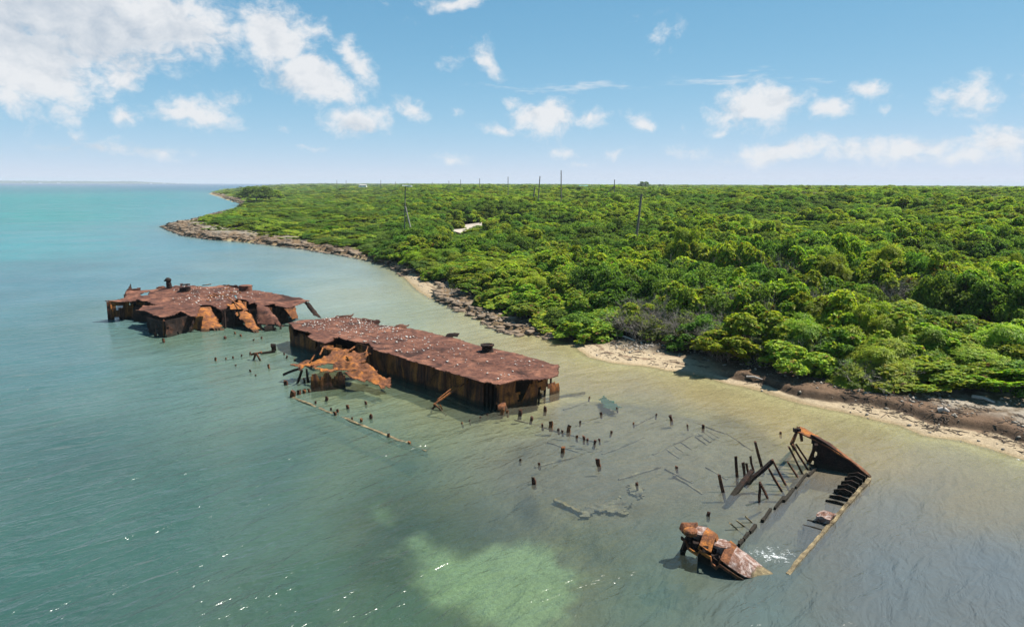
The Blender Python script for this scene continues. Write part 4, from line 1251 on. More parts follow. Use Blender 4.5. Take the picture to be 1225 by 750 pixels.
rib((405, 288), (492, 205), .17, 'second slanting dark beam, higher and thinner, crossing the ribs', 'leaning_beam', None, 'dark', 'beam', .15, .95)
af = thing('bent_bracket', 'orange inverted V bracket standing over the three leaning ribs', 'bracket', tuple(P(*KB(575, 150), 0)))
bars('arm', [(P(*KB(570, 137), .8), P(*KB(600, 72), 1.45), .12, .08)], M['orange'], af); bars('arm', [(P(*KB(600, 72), 1.45), P(*KB(612, 128), .95), .12, .08)], M['panel'], af)
bars('foot', [(P(*KB(570, 137), .8), P(*KB(585, 165), -.3), .12, .1)], M['dark'], af)
af = thing('small_a_frame', 'small A shaped pair of thin ribs standing alone before the rows', 'frame', tuple(P(*KB(440, 383), 0)))
bars('leg', [(P(*KB(437, 385), -.1), P(*KB(440, 295), .85), .09, .08)], M['post'], af); bars('leg', [(P(*KB(474, 367), -.1), P(*KB(440, 297), .85), .08, .06)], M['post'], af)
# bulkhead top that just breaks the surface
bh = thing('sunken_bulkhead', 'dark broken top of a sunken bulkhead cutting across the barge end', 'bulkhead', tuple(P(*KB(500, 400), 0)))
for (a, b) in (((668, 246), (638, 274)), ((632, 266), (586, 322)), ((577, 326), (538, 377)), ((537, 360), (500, 406)), ((485, 410), (450, 457)), ((422, 476), (399, 502)), ((392, 506), (374, 532)), ((367, 536), (354, 555))):
    p, q = P(*KB(*a), .0), P(*KB(*b), .0)
    bars('bulkhead_plate', [(p + Vector((0, 0, -.14)), q + Vector((0, 0, -.14)), .1, .46)], M['dark'], bh)
o = thing('bent_rods', 'thin bent rusty rods leaning against the side of the long barge', 'rods', tuple(P(530, 490, 0)))
K2 = lambda x, y: (320 + x / 3.224, 360 + y / 3.224)
for (x1, y1, z1, x2, y2, z2, w) in ((640, 400, .2, 770, 310, 1.15, .07), (640, 400, .15, 745, 320, 1.0, .06), (630, 430, -.2, 648, 398, .25, .09), (648, 400, .25, 690, 440, -.2, .07), (665, 400, .3, 680, 430, -.2, .05), (655, 380, .45, 720, 330, .9, .04)):
    bars('rod', [(P(*K2(x1, y1), z1), P(*K2(x2, y2), z2), w, w)], M['panel'], o)
o = thing('orange_tripod', 'small orange tripod of scrap steel in the row of stubs', 'scrap', tuple(P(306, 433, 0)))
for (x1, y1, x2, y2) in ((303, 431, 306, 422.5), (312, 432.5, 307, 423)):
    bars('leg', [(P(x1, y1, -.1), P(x2, y2, .45), .12, .1)], M['orange'], o)
bars('cross_bar', [(P(300, 424, .35), P(313, 421.5, .5), .16, .12)], M['orange'], o)
o = thing('sunken_beam', 'dark beam lying at the surface with one upright end by the tripod', 'beam', tuple(P(320, 422, 0)))
bars('beam', [(P(312, 423, .02), P(329, 420.5, .05), .2, .2)], M['dark'], o); bars('upright', [(P(328, 421, -.2), P(326.5, 412.5, .5), .28, .2)], M['dark'], o)
# sticks near the raised corner
for (a, b, lab) in (((350, 490), (317, 462), 'pale tipped stick slanting out of the water behind the raised corner'), ((380, 477), (345, 452), 'bleached stick just under the surface behind the raised corner'), ((410, 462), (380, 433), 'thin pale stick nearest the sunken bulkhead line')):
    rib(a, b, .07, lab, 'slanting_stick', None, 'algae', 'stick', -.05, .22)

# sunken plates and beams seen through the water
sf = thing('sunken_hull_floor', 'pale sunken frames of a hull floor lying just under clear water', 'hull floor', tuple(P(750, 530, -.3)))
for (x1, y1, x2, y2) in ((689, 511, 739, 491), (760.5, 509.6, 785, 497), (781, 545, 838, 517), (796, 562, 829, 579), (674, 491, 702, 482), (798, 563, 827, 578), (616, 503, 714, 530), (700, 470, 650, 478),
                         (640, 560, 716, 540), (836, 520, 850, 530), (841, 518, 855, 527), (846, 516, 860, 525), (832, 523, 846, 533), (740, 575, 790, 560), (660, 555, 720, 540), (870, 520, 900, 540), (830, 506, 868, 520), (806, 570, 840, 592), (845, 560, 870, 575), (720, 545, 770, 525), (655, 530, 700, 545), (815, 530, 832, 542), (806, 534, 823, 546), (797, 538, 814, 550)):
    bars('floor_frame', [(P(x1, y1, -.43), P(x2, y2, -.43), .10, .16)], M['pale'], sf, nseg=7)
e = thing('sunken_hull_edge', 'long straight pale edge of a sunken hull before the torn plate', 'hull edge', tuple(P(430, 510, 0)))
a, b = P(350, 476, -.03), P(510, 540, -.05)
bm = bmesh.new()
for i in range(24):
    p, q = a.lerp(b, i / 24), a.lerp(b, (i + 1.03) / 24)
    k = n3(p, .7) * .06; bar_bm(bm, p + Vector((0, 0, k)), q + Vector((0, 0, k)), .15, .12, nseg=1)
me = bpy.data.meshes.new('edge_rail'); bm.to_mesh(me); bm.free()
link('edge_rail', me, M['algae'], e)
wall('edge_plating', a.xy, b.xy, -.35, -.1, M['dark'], e, 60, 4, .12, lambda u, v: v < .75 + .9 * n3((u * 14, 0, 3), 1))
for (p1, p2, lab) in (((262, 399.5), (345, 405), 'thin pale rail under the surface beside the folded plates'), ((522, 470), (582, 496), 'pale rail under the surface along the barge side'), ((663, 598), (700, 616), 'dark slanting plate edge beside the submerged sand coloured plates')):
    zz = -.3 if 'dark' in lab else -.12
    a, b = P(*p1, zz), P(*p2, zz)
    o = bars('sunken_rail', [(a, b, .14, .12)], M['pale' if 'dark' not in lab else 'algae'], None, nseg=12)
    tag(o, lab, 'rail')
for (pp, lab) in (([(693, 613), (704, 606), (711, 598), (728, 601), (744, 597), (755, 605), (741, 613), (729, 607), (716, 611), (705, 619)], 'ragged sand covered plate lying flat under the water'), ([(752, 584), (765, 578), (776, 590), (764, 594)], 'small tilted plate breaking the surface over the hull floor')):
    w_ = [P(a, b, -.28) for a, b in pp]
    r_ = thing('sunken_plate', lab, 'plate', tuple(w_[0]))
    poly_sheet('plate', [p.xy for p in w_], lambda x, y: -.30 + n3((x, y, 0), 1.0) * .16, .10, M['pale'], r_, (), .05, .22)
w_ = [P(a, b, -.05) for a, b in ((716, 478), (722, 474), (733, 481), (744, 487), (736, 490), (722, 487))]
r_ = thing('teal_net', 'crumpled teal netting floating over the sunken hull floor', 'net', tuple(w_[0]))
poly_sheet('netting', [p.xy for p in w_], lambda x, y: -.06 + n3((x, y, 0), 1.6) * .08, .1, M['net'], r_, (), .02, .1)

# ------------------------------------------------------------------ vegetation prototypes
def leaf_mesh(name, pos, axis, per, L, Wd, elev, colf, droop=0.0, seed=0):
    rng = np.random.default_rng(seed)
    n = len(pos)
    pos = np.repeat(pos, per, 0); axis = np.repeat(axis, per, 0)
    m = len(pos)
    phi = np.tile(np.arange(per) * (2 * np.pi / per), n) + rng.uniform(-.5, .5, m) + np.repeat(rng.uniform(0, 6.28, n), per)
    e = rng.uniform(elev[0], elev[1], m)
    ref = np.where(np.abs(axis[:, 2:3]) < .9, np.array([[0, 0, 1.0]]), np.array([[1.0, 0, 0]]))
    t1 = np.cross(axis, ref); t1 /= np.linalg.norm(t1, axis=1, keepdims=True)
    t2 = np.cross(axis, t1)
    d = (np.cos(e) * np.cos(phi))[:, None] * t1 + (np.cos(e) * np.sin(phi))[:, None] * t2 + np.sin(e)[:, None] * axis
    d[:, 2] -= droop; d /= np.linalg.norm(d, axis=1, keepdims=True)
    s = np.cross(d, axis); s /= (np.linalg.norm(s, axis=1, keepdims=True) + 1e-6)
    up = np.cross(s, d)
    l = (L * rng.uniform(.7, 1.25, m))[:, None]; w = (Wd * rng.uniform(.8, 1.2, m))[:, None]
    v = np.stack([pos, pos + d * l * .35 + s * w * .5 + up * w * .1, pos + d * l * .78 + s * w * .42 + up * w * .08, pos + d * l - up * l * .06,
                  pos + d * l * .78 - s * w * .42 + up * w * .08, pos + d * l * .35 - s * w * .5 + up * w * .1], 1).reshape(-1, 3)
    f = np.arange(m * 6).reshape(-1, 6)
    me = np_mesh(name, v, f)
    rc = np.repeat(colf(rng, n), per, 0) * rng.uniform(.82, 1.18, (m, 1))
    vcol(me, 'leaf', np.clip(rc, 0, 1), 'FACE')
    return me


def lobes_for(rng, n, rx, h):
    ls = []
    for i in range(int(n * 1.5)):
        a = rng.uniform(0, 6.28); q = math.sqrt(rng.uniform(0, 1)) * .98
        rr = rng.uniform(.34, .8) * h * .23
        hz = h * (1 - .6 * q ** 2) * rng.uniform(.6, 1.1) - rr
        ls.append((q * rx * math.cos(a), q * rx * math.sin(a), max(hz, rr * .8), rr * rng.uniform(.9, 1.35)))
    for i in range(int(n * .6)):      # skirt
        a = rng.uniform(0, 6.28); rr = rng.uniform(.4, .7) * h * .22; q = rng.uniform(.75, 1.05)
        ls.append((rx * q * math.cos(a), rx * q * math.sin(a), rng.uniform(.12, .5) * h, rr))
    return ls


def lobe_points(rng, lobes, n, inner=.15):
    L = np.array(lobes); w = L[:, 3] ** 2; w /= w.sum()
    idx = rng.choice(len(L), n * 3, p=w)
    d = rng.normal(size=(n * 3, 3)); d /= np.linalg.norm(d, axis=1, keepdims=True)
    d[:, 2] = np.where(d[:, 2] < -.25, -d[:, 2], d[:, 2])
    sc = np.where(rng.uniform(size=n * 3) < inner, rng.uniform(.5, .9, n * 3), rng.uniform(.86, 1.24, n * 3))
    p = L[idx, :3] + d * (L[idx, 3] * sc)[:, None] * np.array([1.15, 1.15, .9])
    ok = np.ones(len(p), bool)
    for k in range(len(L)):
        q = np.linalg.norm((p - L[k, :3]) / np.array([1.15, 1.15, .9]), axis=1)
        ok &= ~((q < L[k, 3] * .78) & (idx != k))
    ok &= p[:, 2] > .12
    p, d = p[ok][:n], d[ok][:n]
    ax = d + np.array([0, 0, .7]); ax /= np.linalg.norm(ax, axis=1, keepdims=True)
    return p, ax


def palette(cols, wts):
    cols = np.array(cols); wts = np.array(wts) / sum(wts)
    return lambda rng, n: cols[rng.choice(len(cols), n, p=wts)] * rng.uniform(.75, 1.3, (n, 1))


PAL_A = palette([(.27, .33, .03), (.20, .29, .03), (.13, .22, .028), (.29, .29, .03), (.20, .13, .04)], [3.0, 4, 2.6, .7, .2])
PAL_B = palette([(.11, .19, .034), (.16, .245, .036), (.075, .14, .028)], [3, 3, 2])
PAL_C = palette([(.21, .29, .025), (.16, .24, .025), (.26, .30, .035)], [3, 3, 1])
PAL_E = palette([(.11, .15, .03), (.08, .115, .03), (.15, .17, .05)], [3, 3, 2])


def leaf_mat(name, gloss=.18, rough=.55):
    m, t, out = new_mat(name)
    at = t.node('ShaderNodeAttribute', {'attribute_name': 'leaf'}).outputs['Color']
    oi = t.node('ShaderNodeObjectInfo').outputs['Random']
    hs = t.node('ShaderNodeHueSaturation')
    t.l.new(at, hs.inputs['Color'])
    t.l.new(t.mapr(oi, 0, 1, .473, .518), hs.inputs['Hue'])
    r2 = t.math('FRACT', t.math('MULTIPLY', oi, 7.31))
    t.l.new(t.mapr(r2, 0, 1, .78, 1.45), hs.inputs['Value'])
    b = t.node('ShaderNodeBsdfPrincipled')
    t.l.new(hs.outputs[0], b.inputs['Base Color']); b.inputs['Roughness'].default_value = rough; b.inputs['Specular IOR Level'].default_value = gloss
    tl = t.node('ShaderNodeBsdfTranslucent')
    c2 = t.mix(1.0, hs.outputs[0], (1.25, 1.35, .6), 'MULTIPLY'); t.l.new(c2, tl.inputs['Color'])
    mx = t.node('ShaderNodeMixShader', None, Fac=.5); t.l.new(b.outputs[0], mx.inputs[1]); t.l.new(tl.outputs[0], mx.inputs[2])
    t.l.new(mx.outputs[0], out.inputs['Surface'])
    return m


M['leaf'] = leaf_mat('foliage')
M['twig'] = simple_mat('grey_twigs', (0.30, 0.27, 0.23), .9, .3, 5)
M['bark'] = simple_mat('bark', (0.14, 0.115, 0.09), .95, .3, 6)


def tubes(name, segs, sides=4):
    vs, fs = [], []; k = 0
    for (a, b, r0, r1) in segs:
        a, b = np.array(a), np.array(b); d = b - a; d = d / (np.linalg.norm(d) + 1e-9)
        ref = np.array([0, 0, 1.0]) if abs(d[2]) < .9 else np.array([1.0, 0, 0])
        s = np.cross(d, ref); s /= np.linalg.norm(s); t = np.cross(s, d)
        an = np.arange(sides) * 2 * np.pi / sides
        ring = np.cos(an)[:, None] * s + np.sin(an)[:, None] * t
        vs.append(a + ring * r0); vs.append(b + ring * r1)
        for i in range(sides):
            j = (i + 1) % sides
            fs.append((k + i, k + j, k + sides + j, k + sides + i))
        k += 2 * sides
    return np_mesh(name, np.concatenate(vs), np.array(fs))


def stems_mesh(rng, lobes, h, r=.05):
    segs = []
    for (x, y, z, rr) in lobes[::2]:
        bx, by = x * .12 + rng.uniform(-.15, .15), y * .12 + rng.uniform(-.15, .15)
        m = np.array([x * .55 + rng.uniform(-.2, .2), y * .55 + rng.uniform(-.2, .2), z * .5])
        segs.append(((bx, by, -.4), m, r, r * .7)); segs.append((m, (x, y, z), r * .7, r * .3))
    return tubes('stems', segs)


def twig_mesh(rng, rx, h, n=26):
    segs = []
    def grow(p, d, l, r, depth):
        q = p + d * l
        segs.append((p, q, r, r * .65))
        if depth == 0: return
        for k in range(rng.integers(2, 4)):
            nd = d + rng.normal(size=3) * .55; nd[2] += .12; nd /= np.linalg.norm(nd)
            grow(q, nd, l * rng.uniform(.6, .85), r * .62, depth - 1)
    for i in range(n):
        a = rng.uniform(0, 6.28); q = math.sqrt(rng.uniform()) * .7
        p = np.array([rx * q * math.cos(a) * .7, rx * q * math.sin(a) * .7, -.2])
        d = np.array([math.cos(a) * .7 * q, math.sin(a) * .7 * q, 1.0]); d /= np.linalg.norm(d)
        grow(p, d, h * rng.uniform(.22, .36), .026, 4)
    return tubes('twigs', segs, 3)


PROTO = []     # dict(kind, crown mesh, stems mesh, rx, h)
def add_proto(kind, seed, rx, h, nl, nros, per, L, Wd, elev, pal, droop=0, inner=.15):
    rng = np.random.default_rng(seed)
    lb = lobes_for(rng, nl, rx, h)
    p, ax = lobe_points(rng, lb, nros, inner)
    me = leaf_mesh('crown_' + kind, p, ax, per, L, Wd, elev, pal, droop, seed)
    me.materials.append(M['leaf'])
    st = stems_mesh(rng, lb, h); st.materials.append(M['bark'])
    PROTO.append(dict(kind=kind, crown=me, stems=st, rx=rx, h=h))


for s in range(5): add_proto('grape', 100 + s, 2.0, 2.7, 15, 2300, 7, .145, .125, (.05, .95), PAL_A)
for s in range(3): add_proto('small', 200 + s, 1.8, 2.6, 17, 2600, 6, .115, .075, (.1, 1.1), PAL_B)
add_proto('feathery', 300, 1.9, 3.0, 18, 2600, 6, .20, .045, (.0, 1.0), PAL_C, .35)
add_proto('feathery', 301, 1.9, 3.0, 18, 2600, 6, .20, .045, (.0, 1.0), PAL_C, .35)
for s in range(2):                                                    # half bare grey shrub
    rng = np.random.default_rng(400 + s)
    lb = lobes_for(rng, 10, 1.6, 2.0)
    p, ax = lobe_points(rng, lb, 520, .2)
    cr = leaf_mesh('crown_bare', p, ax, 5, .11, .06, (.1, 1.1), PAL_E, 0, 400 + s); cr.materials.append(M['leaf'])
    tw = twig_mesh(rng, 1.7, 2.5); tw.materials.append(M['twig'])
    PROTO.append(dict(kind='bare', crown=cr, stems=tw, rx=1.7, h=2.4))
for s in range(2): add_proto('creeping', 500 + s, 1.9, .9, 16, 900, 7, .16, .13, (.05, .9), PAL_A)
BYK = {}
for i, p in enumerate(PROTO): BYK.setdefault(p['kind'], []).append(i)

# ------------------------------------------------------------------ where shrubs stand
road_w = [hit(a, b) for a, b in road_px]
road_xy = np.array([[v.x, v.y] for v in road_w])
ROAD_R = np.hypot(road_xy[:, 0], road_xy[:, 1]); ROAD_A = np.degrees(np.arctan2(road_xy[:, 0], road_xy[:, 1]))


def veg_field(rmin, rmax, s0, s1fun, seed):
    """jittered rings of positions with spacing that may widen with distance"""
    rng = np.random.default_rng(seed); out = []
    r = rmin
    while r < rmax:
        s = s1fun(r)
        n = int(math.radians(82) * r / s)
        a = np.radians(np.linspace(-41, 41, max(n, 2))) + rng.uniform(-.45, .45, max(n, 2)) * s / r
        rr = r + rng.uniform(-.45, .45, len(a)) * s
        out.append(np.stack([np.sin(a) * rr, np.cos(a) * rr, np.full(len(a), s)], 1))
        r += s * .88
    return np.concatenate(out)


pts = veg_field(38, 4200, 1.9, lambda r: 1.9 + max(0, r - 75) * .0052, 5)
x, y, s = pts.T
sv = signed_dist(x, y, VEG)
a_ = np.degrees(np.arctan2(x, y)); r_ = np.hypot(x, y)
ok = sv > np.where(r_ < 110, np.where(a_ > 15, 0.75, 1.9), np.clip(s * .5, 1.0, 6))
droad = np.min(np.hypot(x[:, None] - road_xy[None, :, 0], y[:, None] - road_xy[None, :, 1]), 1)
ok &= droad > 5.6
# the clearing on the point, thinner cover
clr = np.exp(-(((a_ + 14.2) / 4.2) ** 2) - (((r_ - 196) / 13) ** 2))
ok &= RNG.uniform(size=len(x)) > clr * .9
sdc = signed_dist(x, y, COAST)
ok |= (sv > -14) & (sdc > 5.5) & (a_ < -10.5) & (r_ > 120) & (RNG.uniform(size=len(x)) < .16)
pts = pts[ok]; x, y, s = pts.T; sv = sv[ok]; a_ = a_[ok]; r_ = r_[ok]; clr = clr[ok]
z = land_height(x, y)
rng = np.random.default_rng(9)
HOLLOW = [P(790, 296, 5), P(830, 302, 5), (P(900, 312, 5)), P(1000, 322, 5), P(1100, 335, 5), P(1225, 350, 5), P(1330, 365, 5)]
dh = np.full(len(x), 1e9); behind = np.zeros(len(x), bool)
for q0, q1 in zip(HOLLOW[:-1], HOLLOW[1:]):
    ex, ey = q1.x - q0.x, q1.y - q0.y
    tt = np.clip(((x - q0.x) * ex + (y - q0.y) * ey) / (ex * ex + ey * ey), 0, 1)
    dd_ = np.hypot(x - q0.x - tt * ex, y - q0.y - tt * ey)
    bh_ = (ex * (y - q0.y) - ey * (x - q0.x)) > 0
    behind = np.where(dd_ < dh, bh_, behind); dh = np.minimum(dh, dd_)
hfield = fbm(x / 16, y / 16, 91, 3)
kindn = fbm(x / 11, y / 11, 92, 3); bare_n = fbm(x / 9, y / 9, 93, 3)
hs = (0.74 + 0.72 * sstep(.3, .7, hfield)) * rng.uniform(.85, 1.15, len(x))
hs *= np.where(sv < 0, .3, 0.55 + 0.45 * sstep(.5, 7, sv))
point = 1 - sstep(-11, -6.5, a_)                         # low growth out on the point
hs *= 1 - .55 * point * (r_ > 120)
hs *= np.where(r_ > 75, 1.0 + np.clip((r_ - 75) * .0006, 0, .35), 1)
ws = (s / 1.9) * rng.uniform(.95, 1.3, len(x))
hs = np.clip(hs, .3, None)
hs = np.where(behind & (dh < 7.5), np.maximum(hs, 1.15) * 1.3, hs)
hs = np.where(~behind & (dh < 4), hs * .8, hs)
# low plants in front of the sandy road so that it stays in view
ra = np.interp(a_, np.sort(ROAD_A), ROAD_R[np.argsort(ROAD_A)])
front = (a_ > ROAD_A.min() - 1.2) & (a_ < ROAD_A.max() - 1.2) & (r_ < ra) & (r_ > ra - 75)
front &= (a_ > ROAD_A.min() - .3)
zr = np.interp(a_, np.sort(ROAD_A), np.array([v.z for v in road_w])[np.argsort(ROAD_A)])
room = (0.035 * (ra - r_ - 3) + (zr - z)) / 3.2
hs = np.where(front, np.minimum(hs, np.clip(room, .02, None)), hs)
gone = (front & (room < .12)) | (dh < 1.9) | ((rng.uniform(size=len(x)) < .07) & (r_ < 200) & (sv > 3))
kinds = np.empty(len(x), int)
u = rng.uniform(size=len(x))
for i in range(len(x)):
    k = 'grape'
    if bare_n[i] > .61 and u[i] < .6: k = 'bare'
    elif kindn[i] > .56 and u[i] < .8: k = 'small'
    elif kindn[i] < .36 and u[i] < .35: k = 'feathery'
    elif u[i] < .11: k = 'bare'
    elif u[i] > .80: k = 'small'
    if sv[i] < 0: k = 'creeping'
    if point[i] > .5 and u[i] < .5 and r_[i] > 120: k = 'creeping'
    if sv[i] < 1.6 and u[i] < .3 and r_[i] < 90: k = 'bare'
    kinds[i] = rng.choice(BYK[k])
# named single plants the photograph shows
special = []
order = np.argsort(r_)
NIND = 285
inview = (np.abs(a_) < 36.5) & ~gone
ind = [i for i in order if inview[i]][:NIND]
rest = np.setdiff1d(np.arange(len(x))[~gone], ind)


def place(pi, xx, yy, zz, w, h, rz, label, group, name='shrub', cat='shrub', parts=True):
    p = PROTO[pi]
    root = thing(name, label, cat, (xx, yy, zz - .05), group)
    root.rotation_euler = (random.uniform(-.22, .22), random.uniform(-.22, .22), rz); root.scale = (w, w, h)
    for nm, me in (('crown', p['crown']), ('stems' if p['kind'] != 'bare' else 'twigs', p['stems'])):
        o = bpy.data.objects.new(nm, me); C.objects.link(o); o.parent = root
    return root


desc = {'grape': 'broad leaved yellow green shrub', 'small': 'dark small leaved shrub', 'feathery': 'feathery bright green shrub', 'bare': 'half bare grey twiggy shrub', 'creeping': 'low creeping green shrub'}


def zone(aa, rr, svv):
    if svv < 3.0:
        if aa > 17: return 'in the front row above the brown wrack ledge'
        if aa > 3: return 'in the front row behind the pale sand strip'
        return 'in the front row behind the rocky shore'
    if aa > 17: return 'in the thicket behind the wrack beach'
    if aa > 8: return 'in the thicket between leaning pole and beach'
    return 'in the thicket above the sandy cove'


first = {}
for i in ind:
    k = PROTO[kinds[i]]['kind']
    zn = zone(a_[i], r_[i], sv[i])
    root = place(kinds[i], x[i], y[i], z[i], ws[i], hs[i], rng.uniform(0, 6.28), desc[k] + ' ' + zn, desc[k] + 's ' + zn)

# instances for the farther scrub draw on the crowns of prototypes standing in the near thicket
src = {}
for o in C.objects:
    if o.type == 'MESH' and o.name.split('.')[0] == 'crown':
        src.setdefault(o.data.name, o)
need = [p for p in PROTO if p['crown'].name not in src]
for p in need:      # a kind that had no shrub near enough: plant one at the edge of the thicket
    j = [i for i in rest if PROTO[kinds[i]]['kind'] == p['kind']]
    j = min(j, key=lambda i: r_[i]) if j else rest[0]
    root = place(PROTO.index(p), x[j], y[j], z[j], ws[j], hs[j], 0.3, desc[p['kind']] + ' at the seaward edge of the low point', desc[p['kind']] + 's on the low point')
    for ch in root.children:
        if ch.name.startswith('crown'): src[p['crown'].name] = ch


def scrub_stuff(name, label, idx):
    n = len(idx)
    me = bpy.data.meshes.new(name)
    me.vertices.add(n)
    me.vertices.foreach_set('co', np.stack([x[idx], y[idx], z[idx] - .05], 1).astype(np.float32).ravel())
    a = me.attributes.new('kind_index', 'INT', 'POINT'); a.data.foreach_set('value', kinds[idx].astype(np.int32))
    a = me.attributes.new('size', 'FLOAT_VECTOR', 'POINT'); a.data.foreach_set('vector', np.stack([ws[idx], ws[idx], hs[idx]], 1).astype(np.float32).ravel())
    a = me.attributes.new('turn', 'FLOAT_VECTOR', 'POINT'); a.data.foreach_set('vector', np.stack([rng.uniform(-.2, .2, n), rng.uniform(-.2, .2, n), rng.uniform(0, 6.28, n)], 1).astype(np.float32).ravel())
    ob = link(name, me)
    tag(ob, label, 'scrub', kind='stuff')
    g = bpy.data.node_groups.new(name, 'GeometryNodeTree')
    g.interface.new_socket('Geometry', in_out='INPUT', socket_type='NodeSocketGeometry')
    g.interface.new_socket('Geometry', in_out='OUTPUT', socket_type='NodeSocketGeometry')
    t = NT(g)
    gi = t.node('NodeGroupInput'); go = t.node('NodeGroupOutput')
    def attr(nm, ty):
        nd = t.node('GeometryNodeInputNamedAttribute'); nd.data_type = ty; nd.inputs['Name'].default_value = nm
        return nd.outputs['Attribute']
    ki = attr('kind_index', 'INT')
    outs = []
    join = t.node('GeometryNodeJoinGeometry')
    for k, p in enumerate(PROTO):
        oi = t.node('GeometryNodeObjectInfo', {'transform_space': 'ORIGINAL'}); oi.inputs['Object'].default_value = src[p['crown'].name]
        cmp_ = t.node('FunctionNodeCompare', {'data_type': 'INT', 'operation': 'EQUAL'})
        t.l.new(ki, cmp_.inputs[2]); cmp_.inputs[3].default_value = k
        ip = t.node('GeometryNodeInstanceOnPoints')
        t.l.new(gi.outputs[0], ip.inputs['Points']); t.l.new(cmp_.outputs[0], ip.inputs['Selection'])
        t.l.new(oi.outputs['Geometry'], ip.inputs['Instance'])
        t.l.new(attr('turn', 'FLOAT_VECTOR'), ip.inputs['Rotation']) if ip.inputs['Rotation'].type != 'ROTATION' else None
        if ip.inputs['Rotation'].type == 'ROTATION':
            e2r = t.node('FunctionNodeEulerToRotation'); t.l.new(attr('turn', 'FLOAT_VECTOR'), e2r.inputs[0]); t.l.new(e2r.outputs[0], ip.inputs['Rotation'])
        t.l.new(attr('size', 'FLOAT_VECTOR'), ip.inputs['Scale'])
        t.l.new(ip.outputs[0], join.inputs[0])
    t.l.new(join.outputs[0], go.inputs[0])
    md = ob.modifiers.new('scatter', 'NODES'); md.node_group = g
    return ob


scrub_stuff('scrubland', 'green coastal scrub covering the flat land out to the horizon', rest)

# ------------------------------------------------------------------ trees that stand above the scrub
def tree(px, py_top, py_base, dist, w, label, group=None, proto='small', trunk=1.0, name='tree'):
    b = PD(px, py_base, dist); zg = gz(b.x, b.y); top = PD(px, py_top, dist).z
    H = max(top - zg, 1.5)
    pi = BYK[proto][abs(hash(label)) % 1]
    p = PROTO[pi]
    root = thing(name, label, 'tree', (b.x, b.y, zg), group)
    o = bpy.data.objects.new('crown', p['crown']); C.objects.link(o); o.parent = root
    o.scale = (w / 2 / p['rx'], w / 2 / p['rx'], H * .82 / p['h']); o.location = (0, 0, H * .18)
    tr = tubes('trunk', [((0, 0, -.4), (.1, 0, H * .3), H * .035, H * .028), ((.1, 0, H * .3), (w * .18, .2, H * .6), H * .026, H * .012), ((.1, 0, H * .3), (-w * .16, -.1, H * .62), H * .022, H * .01), ((.1, 0, H * .3), (0, w * .1, H * .66), H * .02, H * .01)], 7)
    link('trunk', tr, M['bark'], root, (0, 0, 0))
    return root


tree(307, 222.0, 246, 430, 17, 'round dark green tree standing alone at the tip of the far point')
tree(322, 226.0, 246, 440, 15, 'lower spreading tree beside the round one on the far point', proto='grape')
tree(770, 216.8, 224, 900, 13, 'dark tree clump breaking the horizon beyond the braced pole')
for (px, t_, d, w, lab) in ((791, 220.3, 1000, 12, 'small bush topped tree just past the dark clump on the horizon'), (820, 220.6, 1100, 13, 'tree crown poking over the flat horizon past the dark clump'), (845, 221.0, 1100, 10, 'faint low tree crown farther along the flat horizon'),
                            (590, 220.8, 800, 8, 'small dark tree on the horizon between two thin poles'), (622, 220.5, 800, 8, 'small round tree on the horizon short of the tall pole')):
    tree(px, t_, 225, d, w, lab)
# the rounded bright shrub by the hollow
c = hit(1107, 338, 1.0)
place(BYK['feathery'][0], c.x, c.y, gz(c.x, c.y), 1.05, 1.45, 1.0, 'rounded lime green weeping shrub standing out before the dark hollow', None, 'weeping_shrub', 'shrub')
c = hit(962, 440)
place(BYK['feathery'][1], c.x + .3, c.y + 1.6, gz(c.x, c.y), 1.1, 1.05, 2.0, 'fine leaved bright shrub over the start of the wrack ledge', None, 'weeping_shrub', 'shrub')


# silver palms rising from the scrub
def palm_mesh(seed):
    rng = np.random.default_rng(seed); vs, fs = [], []; k = 0
    for i in range(26):
        a = rng.uniform(0, 6.28); e = rng.uniform(-.5, 1.2); L = rng.uniform(.7, 1.0)
        d0 = np.array([math.cos(a) * math.cos(e), math.sin(a) * math.cos(e), math.sin(e)])
        c0 = d0 * L * .5
        s0 = np.cross(d0, [0, 0, 1.0]); s0 /= np.linalg.norm(s0)
        for j in range(9):
            th = (j - 4) * .28
            d = d0 * math.cos(th) + s0 * math.sin(th); q = c0 + d * L * .62; q[2] -= .12
            sw = np.cross(d, d0 + np.array([.01, .02, 1.0])); sw /= np.linalg.norm(sw) + 1e-6
            vs += [c0, c0 + d * L * .3 + sw * .035, q, c0 + d * L * .3 - sw * .035]; fs.append((k, k + 1, k + 2, k + 3)); k += 4
    me = np_mesh('palm_head', np.array(vs), np.array(fs))
    vcol(me, 'leaf', np.clip(np.tile([.17, .18, .12], (len(fs), 1)) * rng.uniform(.6, 1.3, (len(fs), 1)), 0, 1), 'FACE')
    me.materials.append(M['leaf'])
    return me


